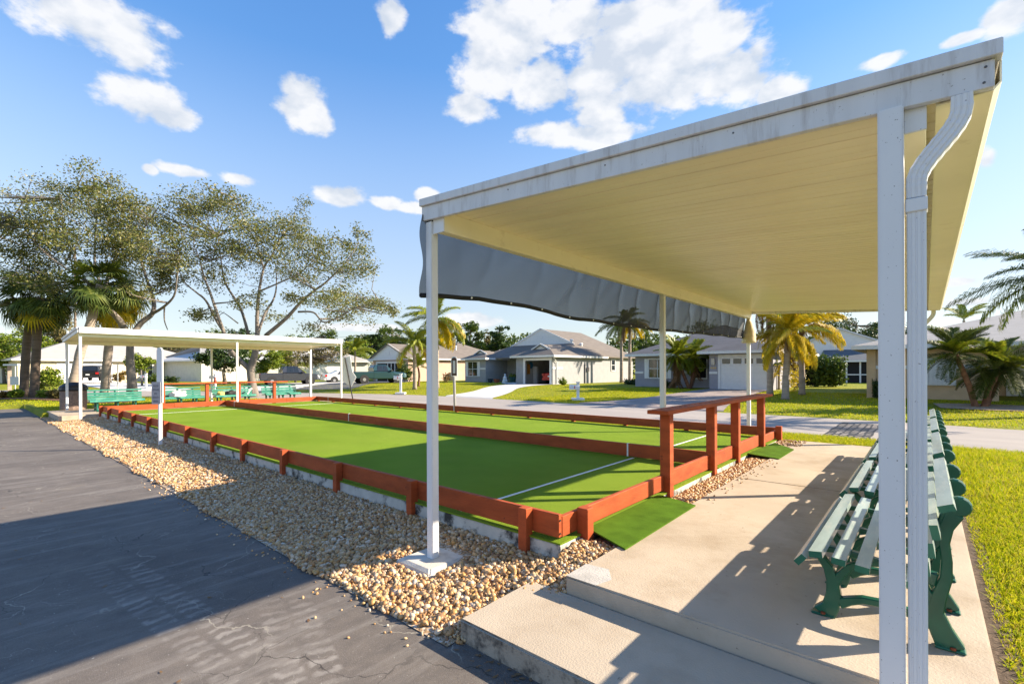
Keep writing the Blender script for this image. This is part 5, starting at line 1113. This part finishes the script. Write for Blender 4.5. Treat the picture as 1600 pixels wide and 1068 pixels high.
palm('queen_palm', 'large queen palm whose long fronds arch in over the beige house roof', ptrunk(1672, 14.6, (1672, 560), (1668, 480), (1664, 430)), .17, [('queen_dark', 14, -20, 60, 0, 360), ('queen_dark', 3, 0, 30, V_ + 150, V_ + 215), ('queen', 3, -30, 0, V_ + 130, V_ + 230)], 42, .92)
palm('queen_palm', 'young palm showing bright fronds above the beige house roof ridge', ptrunk(1508, 44, (1508, 540), (1506, 500)), .14, [('lime', 8, 15, 70, 0, 360)], 43, .9)
palm('queen_palm', 'queen palm with golden fronds hanging in front of the pinkish house', ptrunk(648, 36.5, (648, 570), (647, 548), (647, 535)), .16, [('lime', 14, -20, 70, 0, 360), ('yellow', 2, -40, -20, 60, 300)], 44, .98)
palm('queen_palm', 'queen palm with long yellow green fronds hanging beside the white corner post', ptrunk(683, 37.5, (683, 560), (682, 520), (681, 498)), .16, [('lime', 14, -25, 60, 0, 360), ('yellow', 4, -40, 0, V_ - 60, V_ + 60)], 45, 1.15)
palm('date_palm', 'small double stemmed date palm by the pinkish house wall', ptrunk(654, 40, (655, 585), (653, 573)), .10, [('date_lime', 14, -10, 75, 0, 360)], 46, 1.05, bark=M['bark_date'])
palm('cabbage_palm', 'cabbage palm with a dark trunk at the mulch bed, leftmost of the pair', ptrunk(37, 29, (40, 560), (46, 500), (52, 470)), .22, [('fan', 26, -70, 45, 0, 360), ('fan_lit', 8, -40, 60, 0, 360)], 47, 1.5, bark=M['bark_dark'], group='cabbage palms among the oaks', r1=.19)
palm('cabbage_palm', 'cabbage palm with a pale base rising from the mulch bed beside its darker neighbour', ptrunk(53, 28, (56, 560), (60, 500), (64, 465)), .22, [('fan', 26, -70, 45, 0, 360), ('fan_lit', 8, -40, 60, 0, 360), ('fan_yellow', 3, -60, -30, 0, 360)], 48, 1.5, bark=M['bark_dark'], group='cabbage palms among the oaks', r1=.19)
palm('cabbage_palm', 'leaning cabbage palm rising behind the trash can', [gbase(104, 25.5)] + tp(25.5, (116, 590), (127, 545), (140, 510), (150, 470), (158, 445)), .21, [('fan', 22, -70, 40, 0, 360), ('fan_lit', 8, -40, 60, 0, 360)], 49, 1.35, group='cabbage palms among the oaks', r1=.2)
palm('cabbage_palm', 'straight cabbage palm with golden skirt between leaning palm and oak trunk', ptrunk(163, 30, (167, 570), (172, 520), (176, 480), (178, 465)), .24, [('fan_lit', 14, -60, 60, 0, 360), ('fan_yellow', 22, -85, 10, 0, 360), ('fan', 8, -50, 40, 0, 360)], 50, 1.5, group='cabbage palms among the oaks', r1=.2)
palm('queen_palm', 'bright bushy palm behind the grey pickup truck', ptrunk(450, 58, (450, 578), (450, 572)), .15, [('lime', 16, -10, 80, 0, 360)], 51, 1.1)
palm('queen_palm', 'bright palm top between the far cover and the pinkish house', ptrunk(555, 66, (555, 560), (555, 548)), .15, [('lime', 14, -20, 70, 0, 360)], 52, 1.2)

# --- garden and background trees: crown outline as overlapping clumps
def bg_tree(label, px, d, ytop, ybase, wpx, lm, seed, n=3500, leaf=None, pine=False, group=None, name='tree', trunk_show=.25, bark=None, r0=None):
    rd = random.Random(seed); k = mpp(d); b0 = at(px, ybase, d); b0.z = min(b0.z, gz(b0.x, b0.y)) if d < 60 else b0.z; H = ybase - ytop; cl = []
    m = 9 if not pine else 12
    for i in range(m):
        if pine: y = ytop + H * (.05 + .5 * rd.random() ** .8); x = px + wpx * .42 * rd.uniform(-1, 1) * (.4 + (y - ytop) / H); rx, ry = wpx * rd.uniform(.12, .24), H * rd.uniform(.05, .10)
        else: a = rd.random(); y = ytop + H * (.14 + (.86 - trunk_show - .14) * a); x = px + wpx * .36 * rd.uniform(-1, 1) * (.5 + .9 * math.sin(math.pi * min(.95, a + .15))); rx, ry = wpx * rd.uniform(.16, .30), H * rd.uniform(.11, .2)
        cl.append(clump(x, y, rx, ry, d, rx * ry, rd.uniform(-.25, .25) * wpx * k, 1.))
    trunk = [b0] + [at(px + wpx * .05 * rd.uniform(-1, 1), ybase - H * f, d) for f in (.3, .6, .8)]
    return tree(name, label, b0, trunk, cl, n, leaf or max(.07, 1.6 * k), lm, bark or M['bark_oak'], r0 or max(.06, wpx * k * .03), seed, group, shell=.2, aspect=.7)
BG = 'trees behind the houses'
LB, LM_, LD, LO = M['leaf_bright'], M['leaf_mid'], M['leaf_dark'], M['leaf_olive']
for a in (('bright green tree at the far end of the lot behind the wooden post', 8, 52, 515, 606, 70, LB, 101, 5000), ('lime green tree seen between the two dark palm trunks', 50, 56, 505, 604, 60, LB, 102, 4500), ('olive tree with brown tinge right of the dark palm trunks', 92, 60, 478, 600, 78, LO, 103, 6000),
          ('olive brown treetop over the cream house roof', 150, 82, 505, 590, 90, LO, 104, 4000), ('rusty brown tree behind the cream houses', 262, 84, 522, 590, 70, LO, 105, 3500), ('flat topped green tree beyond the cream houses', 320, 92, 514, 590, 90, LM_, 106, 4000),
          ('dark conifer top behind the airy oak', 372, 95, 506, 590, 50, LD, 107, 2500), ('green tree behind the white walled house', 440, 90, 518, 590, 60, LM_, 108, 3500), ('broad green treetop above the end of the far patio cover', 488, 88, 512, 590, 70, LM_, 109, 4500),
          ('yellow green tree left of the pinkish house', 552, 80, 528, 595, 50, LB, 110, 3000), ('tall green tree behind the pinkish house gable', 622, 96, 508, 590, 70, LM_, 112, 5000), ('green tree under the wires right of the utility pole', 668, 96, 516, 590, 60, LB, 113, 3500),
          ('dark green tree between the grey house and the lavender house', 1008, 80, 505, 598, 50, LM_, 116, 3500), ('yellow green tree beside the grey house back corner', 1000, 66, 545, 598, 30, LB, 117, 2000),
          ('big dark tree behind the white roofed house', 1335, 88, 488, 590, 110, LD, 118, 7000), ('dark tree behind the beige house ridge', 1430, 80, 500, 590, 90, LD, 119, 5000), ('green tree behind the lavender house', 1130, 80, 500, 600, 100, LM_, 120, 5000)):
    bg_tree(a[0], *a[1:7], a[7], n=a[8], group=BG)
for a in (('pine with a loose rounded top left of the pinkish house', 580, 92, 524, 590, 66, LD, 121, 4200), ('tall pine behind the utility pole with clumped needles', 603, 98, 505, 590, 50, LM_, 122, 4000), ('broad pine rising behind the white corner post', 735, 95, 501, 590, 75, LM_, 123, 5500), ('narrow bare topped pine between the two pines', 762, 99, 512, 590, 22, LO, 124, 900), ('dark pine with a layered crown left of the grey house gable', 778, 93, 505, 590, 52, LD, 125, 4500)):
    bg_tree(a[0], *a[1:7], a[7], n=a[8], pine=True, group='pines behind the houses', name='pine_tree', r0=.25)
bg_tree('small round dark green tree in front of the cream house with air conditioner', 352, 47, 543, 597, 70, LD, 130, 6000, .11, trunk_show=.32, r0=.16)
bg_tree('light green small tree behind the airy oak trunk', 415, 50, 545, 594, 56, LB, 131, 3500, .11)
bg_tree('thin leaved brownish tree with bare forked trunk beyond the far cover', 487, 47, 533, 598, 74, LO, 132, 3000, .09, trunk_show=.35, r0=.12)
bg_tree('bare twiggy small tree behind the grey pickup truck', 462, 52, 540, 596, 36, LO, 133, 500, .08, trunk_show=.3, r0=.1)
bg_tree('green small tree with yellow leaves in front of the cream house', 222, 46, 548, 597, 40, LB, 134, 2200, .10, trunk_show=.3)
def shrub(label, px, d, wpx, hpx, lm, seed, n=1500, leaf=.06, name='shrub', ybase=None, group=None, deep=1.):
    k = mpp(d); b0 = gbase(px, d); rd = random.Random(seed); w, h = wpx * k, hpx * k; u = Vector((math.cos(TH), math.sin(TH), 0)); cl = []
    for i in range(6): c = b0 + u * w * rd.uniform(-.33, .33) + Vector((0, 0, h * rd.uniform(.3, .62))); cl.append((c.x, c.y, c.z, w * .2, w * .2 * deep, h * .34, 1))
    return tree(name, label, b0, [b0, b0 + Vector((0, 0, h * .3)), b0 + Vector((0, 0, h * .5))], cl, n, leaf, lm, M['bark_oak'], .025, seed, group, 'shrub', shell=.3, aspect=.7)
shrub('bushy green shrub beside the pale based cabbage palm', 78, 40, 44, 40, LB, 201, 3000, .09)
shrub('orange brown shrub by the cream house garage', 188, 52, 26, 20, M['leaf_rust'], 202, 1200, .08); shrub('low green bush beside the cream house mailbox', 236, 50, 28, 16, LM_, 203, 1200, .08); shrub('clipped dark shrub at the cream house corner', 268, 53, 22, 14, LD, 204, 1200, .07)
shrub('tall green shrub between garage screen and queen palm', 632, 50, 24, 34, LM_, 205, 2200, .08); shrub('round potted green plant by the grey house door', 801, 49, 13, 14, LB, 206, 700, .06, name='potted_plant')
shrub('dark slender plant beside the grey house garage', 810, 46, 8, 20, LD, 207, 500, .05); shrub('yellow croton at the foot of the grey house side wall', 880, 39, 13, 11, LB, 208, 700, .06); shrub('red leaved branchy shrub on the pinkish house side', 696, 48, 12, 22, M['leaf_rust'], 209, 260, .07)
shrub('low dark hedge along the lavender house windows', 1000, 40, 60, 9, LD, 210, 2500, .06); shrub('dark shrub by the bay window of the lavender house', 1047, 33, 24, 12, LD, 211, 900, .05)
def hedge(label, a, b_2, w, h, lm, seed, n, leaf=.05):
    r = np.random.default_rng(seed); a, b2 = Vector(a), Vector(b_2); t = thing('hedge', label, 'hedge', (a + b2) / 2)
    s = r.random(n); nr = Vector((-(b2 - a).y, (b2 - a).x, 0)).normalized(); q = r.uniform(-1, 1, n); z = r.random(n) ** .6
    wob = 1 + .12 * np.sin(s * 40) + .1 * np.sin(s * 17 + 2); P = np.array(a)[None] + s[:, None] * np.array(b2 - a)[None] + (q * w / 2 * wob)[:, None] * np.array(nr)[None]; wob = wob * (1 + .1 * np.sin(s * 63 + q * 5) + r.normal(0, .05, n)); P[:, 2] = (a.z + (b2.z - a.z) * s) + z * h * wob
    V, F = leaf_quads(P, leaf, r, aspect=.75); np_mesh('foliage', V, F, lm, t)
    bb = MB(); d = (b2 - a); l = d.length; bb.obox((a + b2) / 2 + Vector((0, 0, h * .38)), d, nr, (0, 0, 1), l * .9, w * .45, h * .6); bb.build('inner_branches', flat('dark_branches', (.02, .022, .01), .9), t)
def gpt(px, d): return gbase(px, d)
hedge('tall glossy green hedge behind the golden palms', gpt(1262, 33.5), gpt(1312, 33.5), 1.6, 1.75, LM_, 301, 7000, .09)
hedge('low dark clipped hedge under the beige house white shutters', gpt(1452, 20.9), gpt(1548, 20.6), .8, .68, LD, 302, 9000, .035)
hedge('dark clipped bush at the beige house corner left of the white post', gpt(1363, 21.6), gpt(1380, 21.4), .7, .7, LD, 303, 2500, .035)
hedge('low hedge in front of the dark screened porch', gpt(1300, 47), gpt(1372, 47), .8, .55, LM_, 304, 1500, .08)
yb = thing('golden_shrub', 'yellow leaved shrub at the foot of the golden palms', 'shrub', gbase(1239, 27)); b0 = gbase(1239, 27)
r_ = np.random.default_rng(9); P = np.array(b0)[None] + r_.normal(size=(900, 3)) * np.array([.28, .28, .5]) + np.array([0, 0, .85]); P[:, 2] = np.maximum(P[:, 2], b0.z); V, F = leaf_quads(P, .09, r_, aspect=.3); np_mesh('foliage', V, F, M['frond_yellow'], yb)
for i, (px, lab, mm) in enumerate(((8, 'croton with orange leaves at the left end of the mulch bed', M['leaf_rust']), (27, 'green bromeliad in the mulch bed left of the dark palm', LB), (70, 'yellow green bromeliad just right of the pale palm base', LB), (84, 'low green bromeliad near the far cover post', LO), (96, 'spiky olive bromeliad beside the far cover corner post', LO))):
    shrub(lab, px, 28 - i * .4, 20, 13, mm, 220 + i, 600, .09, name='bromeliad', group='plants in the mulch bed')

# --- grass blades
def blades(name, pts, h, w, seed, z0=None):
    r = np.random.default_rng(seed); n = len(pts); x, y = pts[:, 0], pts[:, 1]; z = ground_z(x, y) if z0 is None else np.full(n, z0); hh = h * r.uniform(.5, 1.25, n); a = r.uniform(0, 2 * np.pi, n); ww = w * r.uniform(.6, 1.3, n)
    dx, dy = np.cos(a) * ww, np.sin(a) * ww; l = r.normal(0, .55, (n, 2)) * hh[:, None]; B = np.stack([x, y, z - .01], 1); o = np.zeros_like(B); o[:, 0], o[:, 1] = dx, dy
    Mid = B + np.stack([l[:, 0] * .35, l[:, 1] * .35, hh * .6], 1); T = B + np.stack([l[:, 0], l[:, 1], hh], 1)
    V = np.stack([B - o, B + o, Mid + o * .75, Mid - o * .75, T - o * .1, T + o * .1], 1).reshape(-1, 3); i = np.arange(n)[:, None] * 6
    F = np.concatenate([i + np.array([[0, 1, 2, 3]]), i + np.array([[3, 2, 5, 4]])]); o_ = np_mesh(name, V, F, M['blade']); o_['kind'] = 'stuff'
def area(n, x0, x1, y0, y1, seed): r = np.random.default_rng(seed); return np.stack([r.uniform(x0, x1, n), r.uniform(y0, y1, n)], 1)
r_ = np.random.default_rng(5)
p = np.concatenate([area(52000, .30, 2.4, 2.3, 7.5, 1), area(30000, .30, 3.2, 7.5, 12.9, 2)]); blades('lawn_blades', p, .075, .0042, 1)
p = np.concatenate([area(26000, -6, .3, 11.12, 13.1, 3), area(16000, -14, -6, 11.2, 13.0, 4), area(12000, -24, -14, 11.3, 12.8, 5)]); yn = np.interp(p[:, 0], nx, ny); p = p[p[:, 1] < yn - .02]; blades('verge_blades', p, .07, .006, 2)
p = np.concatenate([area(60000, -16, 5, 17.8, 30, 6), area(45000, -42, -12, 18.2, 34, 7)]); yf = np.interp(p[:, 0], fx, fy); k = p[:, 1] > yf + .03
xl, xr_ = np.interp(p[:, 1], [18.5, 22, 27, 31], [-12.4, -11.2, -10.6, -10.4]), np.interp(p[:, 1], [18.2, 22, 27, 31], [-5.6, -6.4, -6.8, -6.9]); k &= ~((p[:, 0] > xl) & (p[:, 0] < xr_) & (p[:, 1] < 31.2))
xl, xr_ = np.interp(p[:, 1], [18.6, 23, 28, 33], [-21.8, -23.6, -26.4, -27.3]), np.interp(p[:, 1], [18.4, 23, 28, 33], [-17.6, -20.2, -23.2, -23.9]); k &= ~((p[:, 0] > xl) & (p[:, 0] < xr_))
k &= ~(((p[:, 0] - 1.4) ** 2 / 4 + (p[:, 1] - 24.1) ** 2) < 1.0) & ~((p[:, 0] > 3.2)); k &= p[:, 1] < 33
def clear(p, x0, x1, y0, y1): return ~((p[:, 0] > x0) & (p[:, 0] < x1) & (p[:, 1] > y0) & (p[:, 1] < y1))
k &= clear(p, -2.1, 12, 27, 40) & clear(p, -16.6, -6.8, 30.9, 44) & clear(p, -28.5, -23.9, 31.5, 48) & clear(p, -52, -44, 33, 50)
blades('far_lawn_blades', p[k], .055, .012, 3)
p = np.concatenate([area(9000, -32, -24.4, 2.2, 11.2, 8), area(9000, -44, -32, -2, 7, 9)]); yn = np.interp(p[:, 0], nx, ny); p = p[p[:, 1] < yn - .1]; p = p[~((p[:, 0] > -25.1) & (p[:, 1] > 2.1) & (p[:, 1] < 12.5))]; blades('lot_lawn_blades', p, .06, .012, 4)
# fallen leaves by the step and on the asphalt
n = 70; r_ = np.random.default_rng(33); P = np.stack([r_.uniform(-2.25, -.9, n), 2.03 - np.abs(r_.normal(0, .06, n)), np.full(n, .012)], 1); P2_ = np.stack([r_.uniform(-9, -1, 60), r_.uniform(-.5, 1.9, 60), np.full(60, .006)], 1); P3_ = np.stack([r_.uniform(-21, -2.5, 90), r_.uniform(3.35, 10.8, 90), np.full(90, .27)], 1); P = np.concatenate([P, P2_])
V, F = leaf_quads(P, .022, r_, aspect=.5); V[:, 2] = .004 + .25 * np.abs(V[:, 2] - .006); o = np_mesh('fallen_leaves', V, F, M['frond_dead']); o['kind'] = 'stuff'

# the far-off wood that closes the view behind the houses
def woodland():
    r = np.random.default_rng(77); P = []; 
    for i in range(150):
        px = -120 + 1900 * i / 149 + r.uniform(-8, 8); d = r.uniform(104, 128); top = 545 - 16 * (.5 + .5 * math.sin(i * .37)) - r.uniform(0, 14); k = mpp(d)
        m = 330; c = at(px, top + 14, d); hz = c.z; a = r.normal(size=(m, 3)); a /= np.linalg.norm(a, axis=1)[:, None]; a *= (r.random(m) ** .4)[:, None]
        w = r.uniform(14, 26) * k; q = a * np.array([w, w, 13 * k]) + np.array(c); low = r.random(m) < .5; q[low, 2] = r.uniform(0, 1, low.sum()) * hz; P.append(q)
    P = np.concatenate(P); V, F = leaf_quads(P, .42, r, aspect=.7); o = np_mesh('distant_woodland', V, F, M['leaf_mid']); o['kind'] = 'stuff'
woodland()
# ------------------------------------------------------------------ signs, posts, mailboxes, small things
M['grey_metal'] = mat('galvanised_metal', (.35, .34, .34), .45, .1, 10, metal=.3)
def rules_sign():
    x, y = -12.56, 2.85; t = thing('rules_sign', 'grey notice plate on a white round topped post in the gravel', 'sign', (x, y, .05))
    u = Vector((math.cos(TH), math.sin(TH), 0)); v = Vector((-u.y, u.x, 0)); c = Vector((x, y, 0))
    b_ = MB(); b_.box(x - .032, x + .032, y - .032, y + .032, .03, 1.12); b_.build('post', M['white_alu'], t, bevel=.006)
    prof = [(-.06, 1.0), (.06, 1.0), (.06, 2.12)] + [(.06 * math.cos(a), 2.12 + .075 * math.sin(a)) for a in (R(30), R(60), R(90), R(120), R(150))] + [(-.06, 2.12)]
    b_ = MB(); b_.prism([c + u * a + v * -.02 + Vector((0, 0, z)) for a, z in prof], (0, 0, 0), v * .035); b_.build('board', M['white_alu'], t)
    pc = c - v * .06 - u * .04; b_ = MB(); b_.obox(pc + Vector((0, 0, 1.21)), u, v, (0, 0, 1), .19, .012, .48); pl = b_.build('plate', mat('grey_plate', (.40, .39, .42), .5, .05, 9), t)
    # faded lettering, five short lines
    ink = flat('faded_lettering', (.13, .12, .15), .6); rd = random.Random(5); b_ = MB()
    for row, wd in enumerate((.11, .145, .07, .15, .11)):
        z = 1.365 - row * .082; a = -wd / 2
        while a < wd / 2 - .01:
            w_ = rd.uniform(.012, .02)
            for zz, hh in ((.018, .008), (0, .008), (-.018, .008)):
                if rd.random() < .8: b_.obox(pc - v * .0085 + u * (a + w_ / 2) + Vector((0, 0, z + zz)), u, v, (0, 0, 1), w_ * .9, .002, hh)
            b_.obox(pc - v * .0075 + u * (a + .003) + Vector((0, 0, z)), u, v, (0, 0, 1), .005, .0021, .044); a += w_ + .006
    o = b_.build('lettering', ink, pl); o['kind'] = 'stuff'
rules_sign()
def arrow_board():
    d = pj_d(-21.5, 12.75); t = thing('arrow_board', 'white arrow shaped board on a leaning dark post beside the road', 'sign', gp(551, 623, .14)); v = Vector((-math.sin(TH), math.cos(TH), 0))
    P = lambda x, y, dd=0: at(x, y, d + dd)
    b_ = MB(); b_.prism([P(530, 560), P(547, 556), P(550.5, 580), P(556.5, 589), P(549, 603.5), P(532, 594), P(533.5, 581)], (0, 0, 0), v * .03); b_.build('board', M['white_paint'], t)
    b_ = MB(); b_.tube([P(551.6, 625, -.05), P(539, 558, -.05)], .028, 6); b_.build('post', flat('dark_post', (.03, .026, .024), .6), t)
def pj_d(x, y): return -x * math.sin(TH) + y * math.cos(TH)
arrow_board()
def score_post():
    x, y = -13.7, 12.2; t = thing('score_post', 'grey post with a dark framed rounded tally board beside the back board', 'score board', (x, y, .1)); d = pj_d(x, y); u = Vector((math.cos(TH), math.sin(TH), 0)); v = Vector((-u.y, u.x, 0)); k = mpp(d)
    b_ = MB(); p0 = at(711, 650, d); p1 = at(709.5, 588, d); b_.tube([Vector((p0.x, p0.y, .1)), p1], .052, 10); b_.build('post', M['grey_metal'], t)
    c = at(709.5, 572, d); w, hh = .105, .36
    def shape(w_, h_, off): return [c + u * a + Vector((0, 0, z)) + v * off for a, z in [(-w_, -h_), (w_, -h_), (w_, h_ * .7)] + [(w_ * math.cos(R(q)), h_ * .7 + w_ * math.sin(R(q))) for q in (30, 60, 90, 120, 150)] + [(-w_, h_ * .7)]]
    b_ = MB(); b_.prism(shape(w * 1.12, hh * 1.03, 0), (0, 0, 0), v * .05); b_.build('board', M['white_paint'], t)
    b_ = MB(); b_.prism(shape(w * .92, hh * .97, -.012), (0, 0, 0), v * .011); b_.build('frame', flat('brown_frame', (.07, .03, .018), .5), t)
    b_ = MB(); b_.obox(c + v * -.018 - Vector((0, 0, .03)), u, v, (0, 0, 1), w * 1.0, .01, hh * 1.35); b_.build('tally_strip', M['grey_metal'], t)
    b_ = MB(); b_.obox(c + v * -.026 - Vector((0, 0, .03)), u, v, (0, 0, 1), w * .3, .006, hh * 1.3); b_.build('slot', M['white_paint'], t)
score_post()
def trash():
    x, y = -25.2, 2.92; t = thing('trash_can', 'brown stone faced trash can with a black lid behind the far cover post', 'trash can', (x, y, .18))
    b_ = MB(); b_.lathe((x, y, .18), (0, 0, 1), [(0, .36), (.05, .40), (.78, .40), (.80, .42), (.84, .42), (.86, .38)], 20); b_.build('drum', mat('stone_drum', (.24, .17, .14), .9, .3, 18, bump=1., bscale=40), t)
    b_ = MB(); b_.lathe((x, y, 1.03), (0, 0, 1), [(0, .42), (.05, .43), (.12, .38), (.22, .20), (.24, .05)], 18); b_.build('lid', M['black_trim'], t, smooth=False)
    b_ = MB(); b_.lathe((x, y, .93), (0, 0, 1), [(0, .43), (.06, .45), (.12, .44)], 18); b_.build('bag_rim', flat('black_plastic', (.01, .01, .012), .3), t)
trash()
def mailbox(label, px, py, d, k=1.):
    b0 = gbase(px, d); t = thing('mailbox', label, 'mailbox', b0, 'mailboxes along the road'); u = Vector((math.cos(TH), math.sin(TH), 0)); v = Vector((-u.y, u.x, 0))
    b_ = MB(); b_.obox(b0 + Vector((0, 0, .65 * k)), u, v, (0, 0, 1), .13, .13, 1.3 * k); b_.build('post', M['white_paint'], t)
    b_ = MB(); b_.obox(b0 + Vector((0, 0, 1.3 * k + .025)), u, v, (0, 0, 1), .19, .19, .05); b_.obox(b0 + Vector((0, 0, .06)), u, v, (0, 0, 1), .6, .6, .1); b_.build('base', M['white_paint'], t)
    c = b0 + u * -.18 + v * -.02 + Vector((0, 0, 1.3 * k - .24)); prof = [(-.09, -.1), (.09, -.1), (.09, .05)] + [(.09 * math.cos(R(a)), .05 + .09 * math.sin(R(a))) for a in (45, 90, 135)] + [(-.09, .05)]
    b_ = MB(); b_.prism([c - u * .26 + v * a + Vector((0, 0, z)) for a, z in prof], (0, 0, 0), u * .52); b_.build('box', M['white_paint'], t)
    b_ = MB(); b_.obox(c + v * -.11 + Vector((0, 0, .02)), u, v, (0, 0, 1), .04, .015, .14); b_.build('flag', M['lamp_red'], t)
mailbox('white post mailbox on the lawn in front of the teal pickup truck', 626, 613, 31.5); mailbox('white post mailbox on the lawn beside the paved drive', 903, 625, 24.3, .68)
mailbox('white post mailbox among shrubs in front of the cream house', 228, 600, 42); mailbox('white mailbox near the second teal bench by the bend', 336, 606, 38)
def post_sign():
    t = thing('lamp_post', 'brown wooden post with a flat white cap by the lot edge', 'post', gbase(15, 33)); b0 = gbase(15, 33); b_ = MB(); b_.obox(b0 + Vector((0, 0, 1.0)), (1, 0, 0), (0, 1, 0), (0, 0, 1), .2, .2, 2.1); b_.build('post', M['bark_palm'], t)
    u = Vector((math.cos(TH), math.sin(TH), 0)); v = Vector((-u.y, u.x, 0)); b_ = MB(); b_.obox(b0 + u * .25 + Vector((0, 0, 2.12)), u, v, (0, 0, 1), 1.0, .4, .12); b_.build('cap', M['white_paint'], t)
    b0 = gbase(24, 31.5); t = thing('sign_board', 'white square sign on a thin post left of the dark palm trunks', 'sign', b0); b_ = MB(); b_.tube([b0, b0 + Vector((0, 0, 2.0))], .025, 6); b_.build('post', M['white_alu'], t); b_ = MB(); b_.obox(b0 + v * -.04 + Vector((0, 0, 1.05)), u, v, (0, 0, 1), .58, .03, .55); b_.build('board', M['white_paint'], t)
    b0 = gbase(184, 30); t = thing('marker_pole', 'thin white pole standing between the cabbage palm and oak trunk', 'pole', b0); b_ = MB(); b_.tube([b0, b0 + Vector((0, 0, 2.0))], .035, 6); b_.build('shaft', M['white_alu'], t)
    b0 = gbase(106, 44); t = thing('marker_pole', 'pale pole rising behind the left end of the far cover', 'pole', b0); b_ = MB(); b_.tube([b0, b0 + Vector((0, 0, 5.2))], .09, 6); b_.build('shaft', M['white_alu'], t)
post_sign()
def utility_poles():
    wood = mat('pole_wood', (.20, .15, .12), .9, .2, 8); tops = []
    for px, d, yt, lab in ((613, 105, 513, 'wooden utility pole above the pinkish house gable'), (757, 112, 522, 'wooden utility pole between the pines behind the grey house'), (117, 70, 384, 'tall pale utility pole rising through the oak crown')):
        p = at(px, yt, d); t = thing('utility_pole', lab, 'utility pole', (p.x, p.y, 0), 'utility poles behind the houses'); b_ = MB(); b_.tube([Vector((p.x, p.y, 0)), p], [.17, .12], 8); b_.build('shaft', wood, t); tops.append(p)
        u = Vector((math.cos(TH), math.sin(TH), 0)); b_ = MB(); b_.obox(p + Vector((0, 0, -.5)), u, (0, 0, 1), (-u.y, u.x, 0), 2.0, .12, .12); b_.build('crossarm', wood, t)
    for k, (y0, y1, y2) in enumerate(((519, 523, 527), (525, 527, 531), (537, 536, 538))):
        pts = [at(300, y0 + 3, 100), at(613, y0, 105), at(757, y1, 112), at(900, y2 - 3, 118)]; P_ = []
        for a, c in zip(pts, pts[1:]):
            for i in range(8): q = a.lerp(c, i / 8); P_.append(q - Vector((0, 0, 1.2 * 4 * (i / 8) * (1 - i / 8))))
        P_.append(pts[-1]); b_ = MB(); b_.tube(P_, .03, 4); o = b_.build('power_line', flat('grey_cable', (.25, .25, .27), .6)); tag(o, ('highest power line strung between the utility poles', 'middle power line strung between the utility poles', 'lowest power line passing behind the roofs')[k], 'power line', 'power lines behind the houses')
utility_poles()
def pot(name, label, px, d, r, h, m, cat='plant pot'):
    b0 = gbase(px, d); b0.z = .42; b_ = MB(); b_.lathe(b0, (0, 0, 1), [(0, r * .7), (h * .85, r), (h, r * 1.08), (h, r * .9)], 14); tag(b_.build(name, m), label, cat)
pot('plant_pot', 'dark blue pot on the path by the grey house wall', 766, 47.5, .28, .4, flat('blue_glaze', (.03, .05, .09), .2)); pot('plant_pot', 'terracotta pot by the grey house wall', 776, 47.5, .32, .36, flat('terracotta', (.32, .10, .05), .8)); pot('plant_pot', 'large teal pot under the round plant at the grey house door', 801, 48.6, .34, .55, flat('teal_glaze', (.05, .12, .12), .2))
b0 = gbase(789, 47); b0.z = .42; b_ = MB(); b_.lathe(b0, (0, 0, 1), [(0, .26), (.08, .28), (.25, .24), (.36, .18), (.5, .2), (.62, .12), (.68, .07), (.74, .1), (.84, .09), (.88, .03)], 12); tag(b_.build('garden_statue', M['white_paint']), 'white garden statue seated beside the grey house door', 'statue')
b_ = MB(); p = gp(342, 604, 1.24); b_.lathe((-21.66, 6.75, 1.225), (0, 0, 1), [(0, .05), (.05, .06), (.10, .05), (.13, .02), (.16, .035), (.2, .03), (.22, .01)], 10); tag(b_.build('garden_figurine', flat('red_figurine', (.3, .06, .04), .5)), 'little red figurine standing on the far rail', 'figurine')
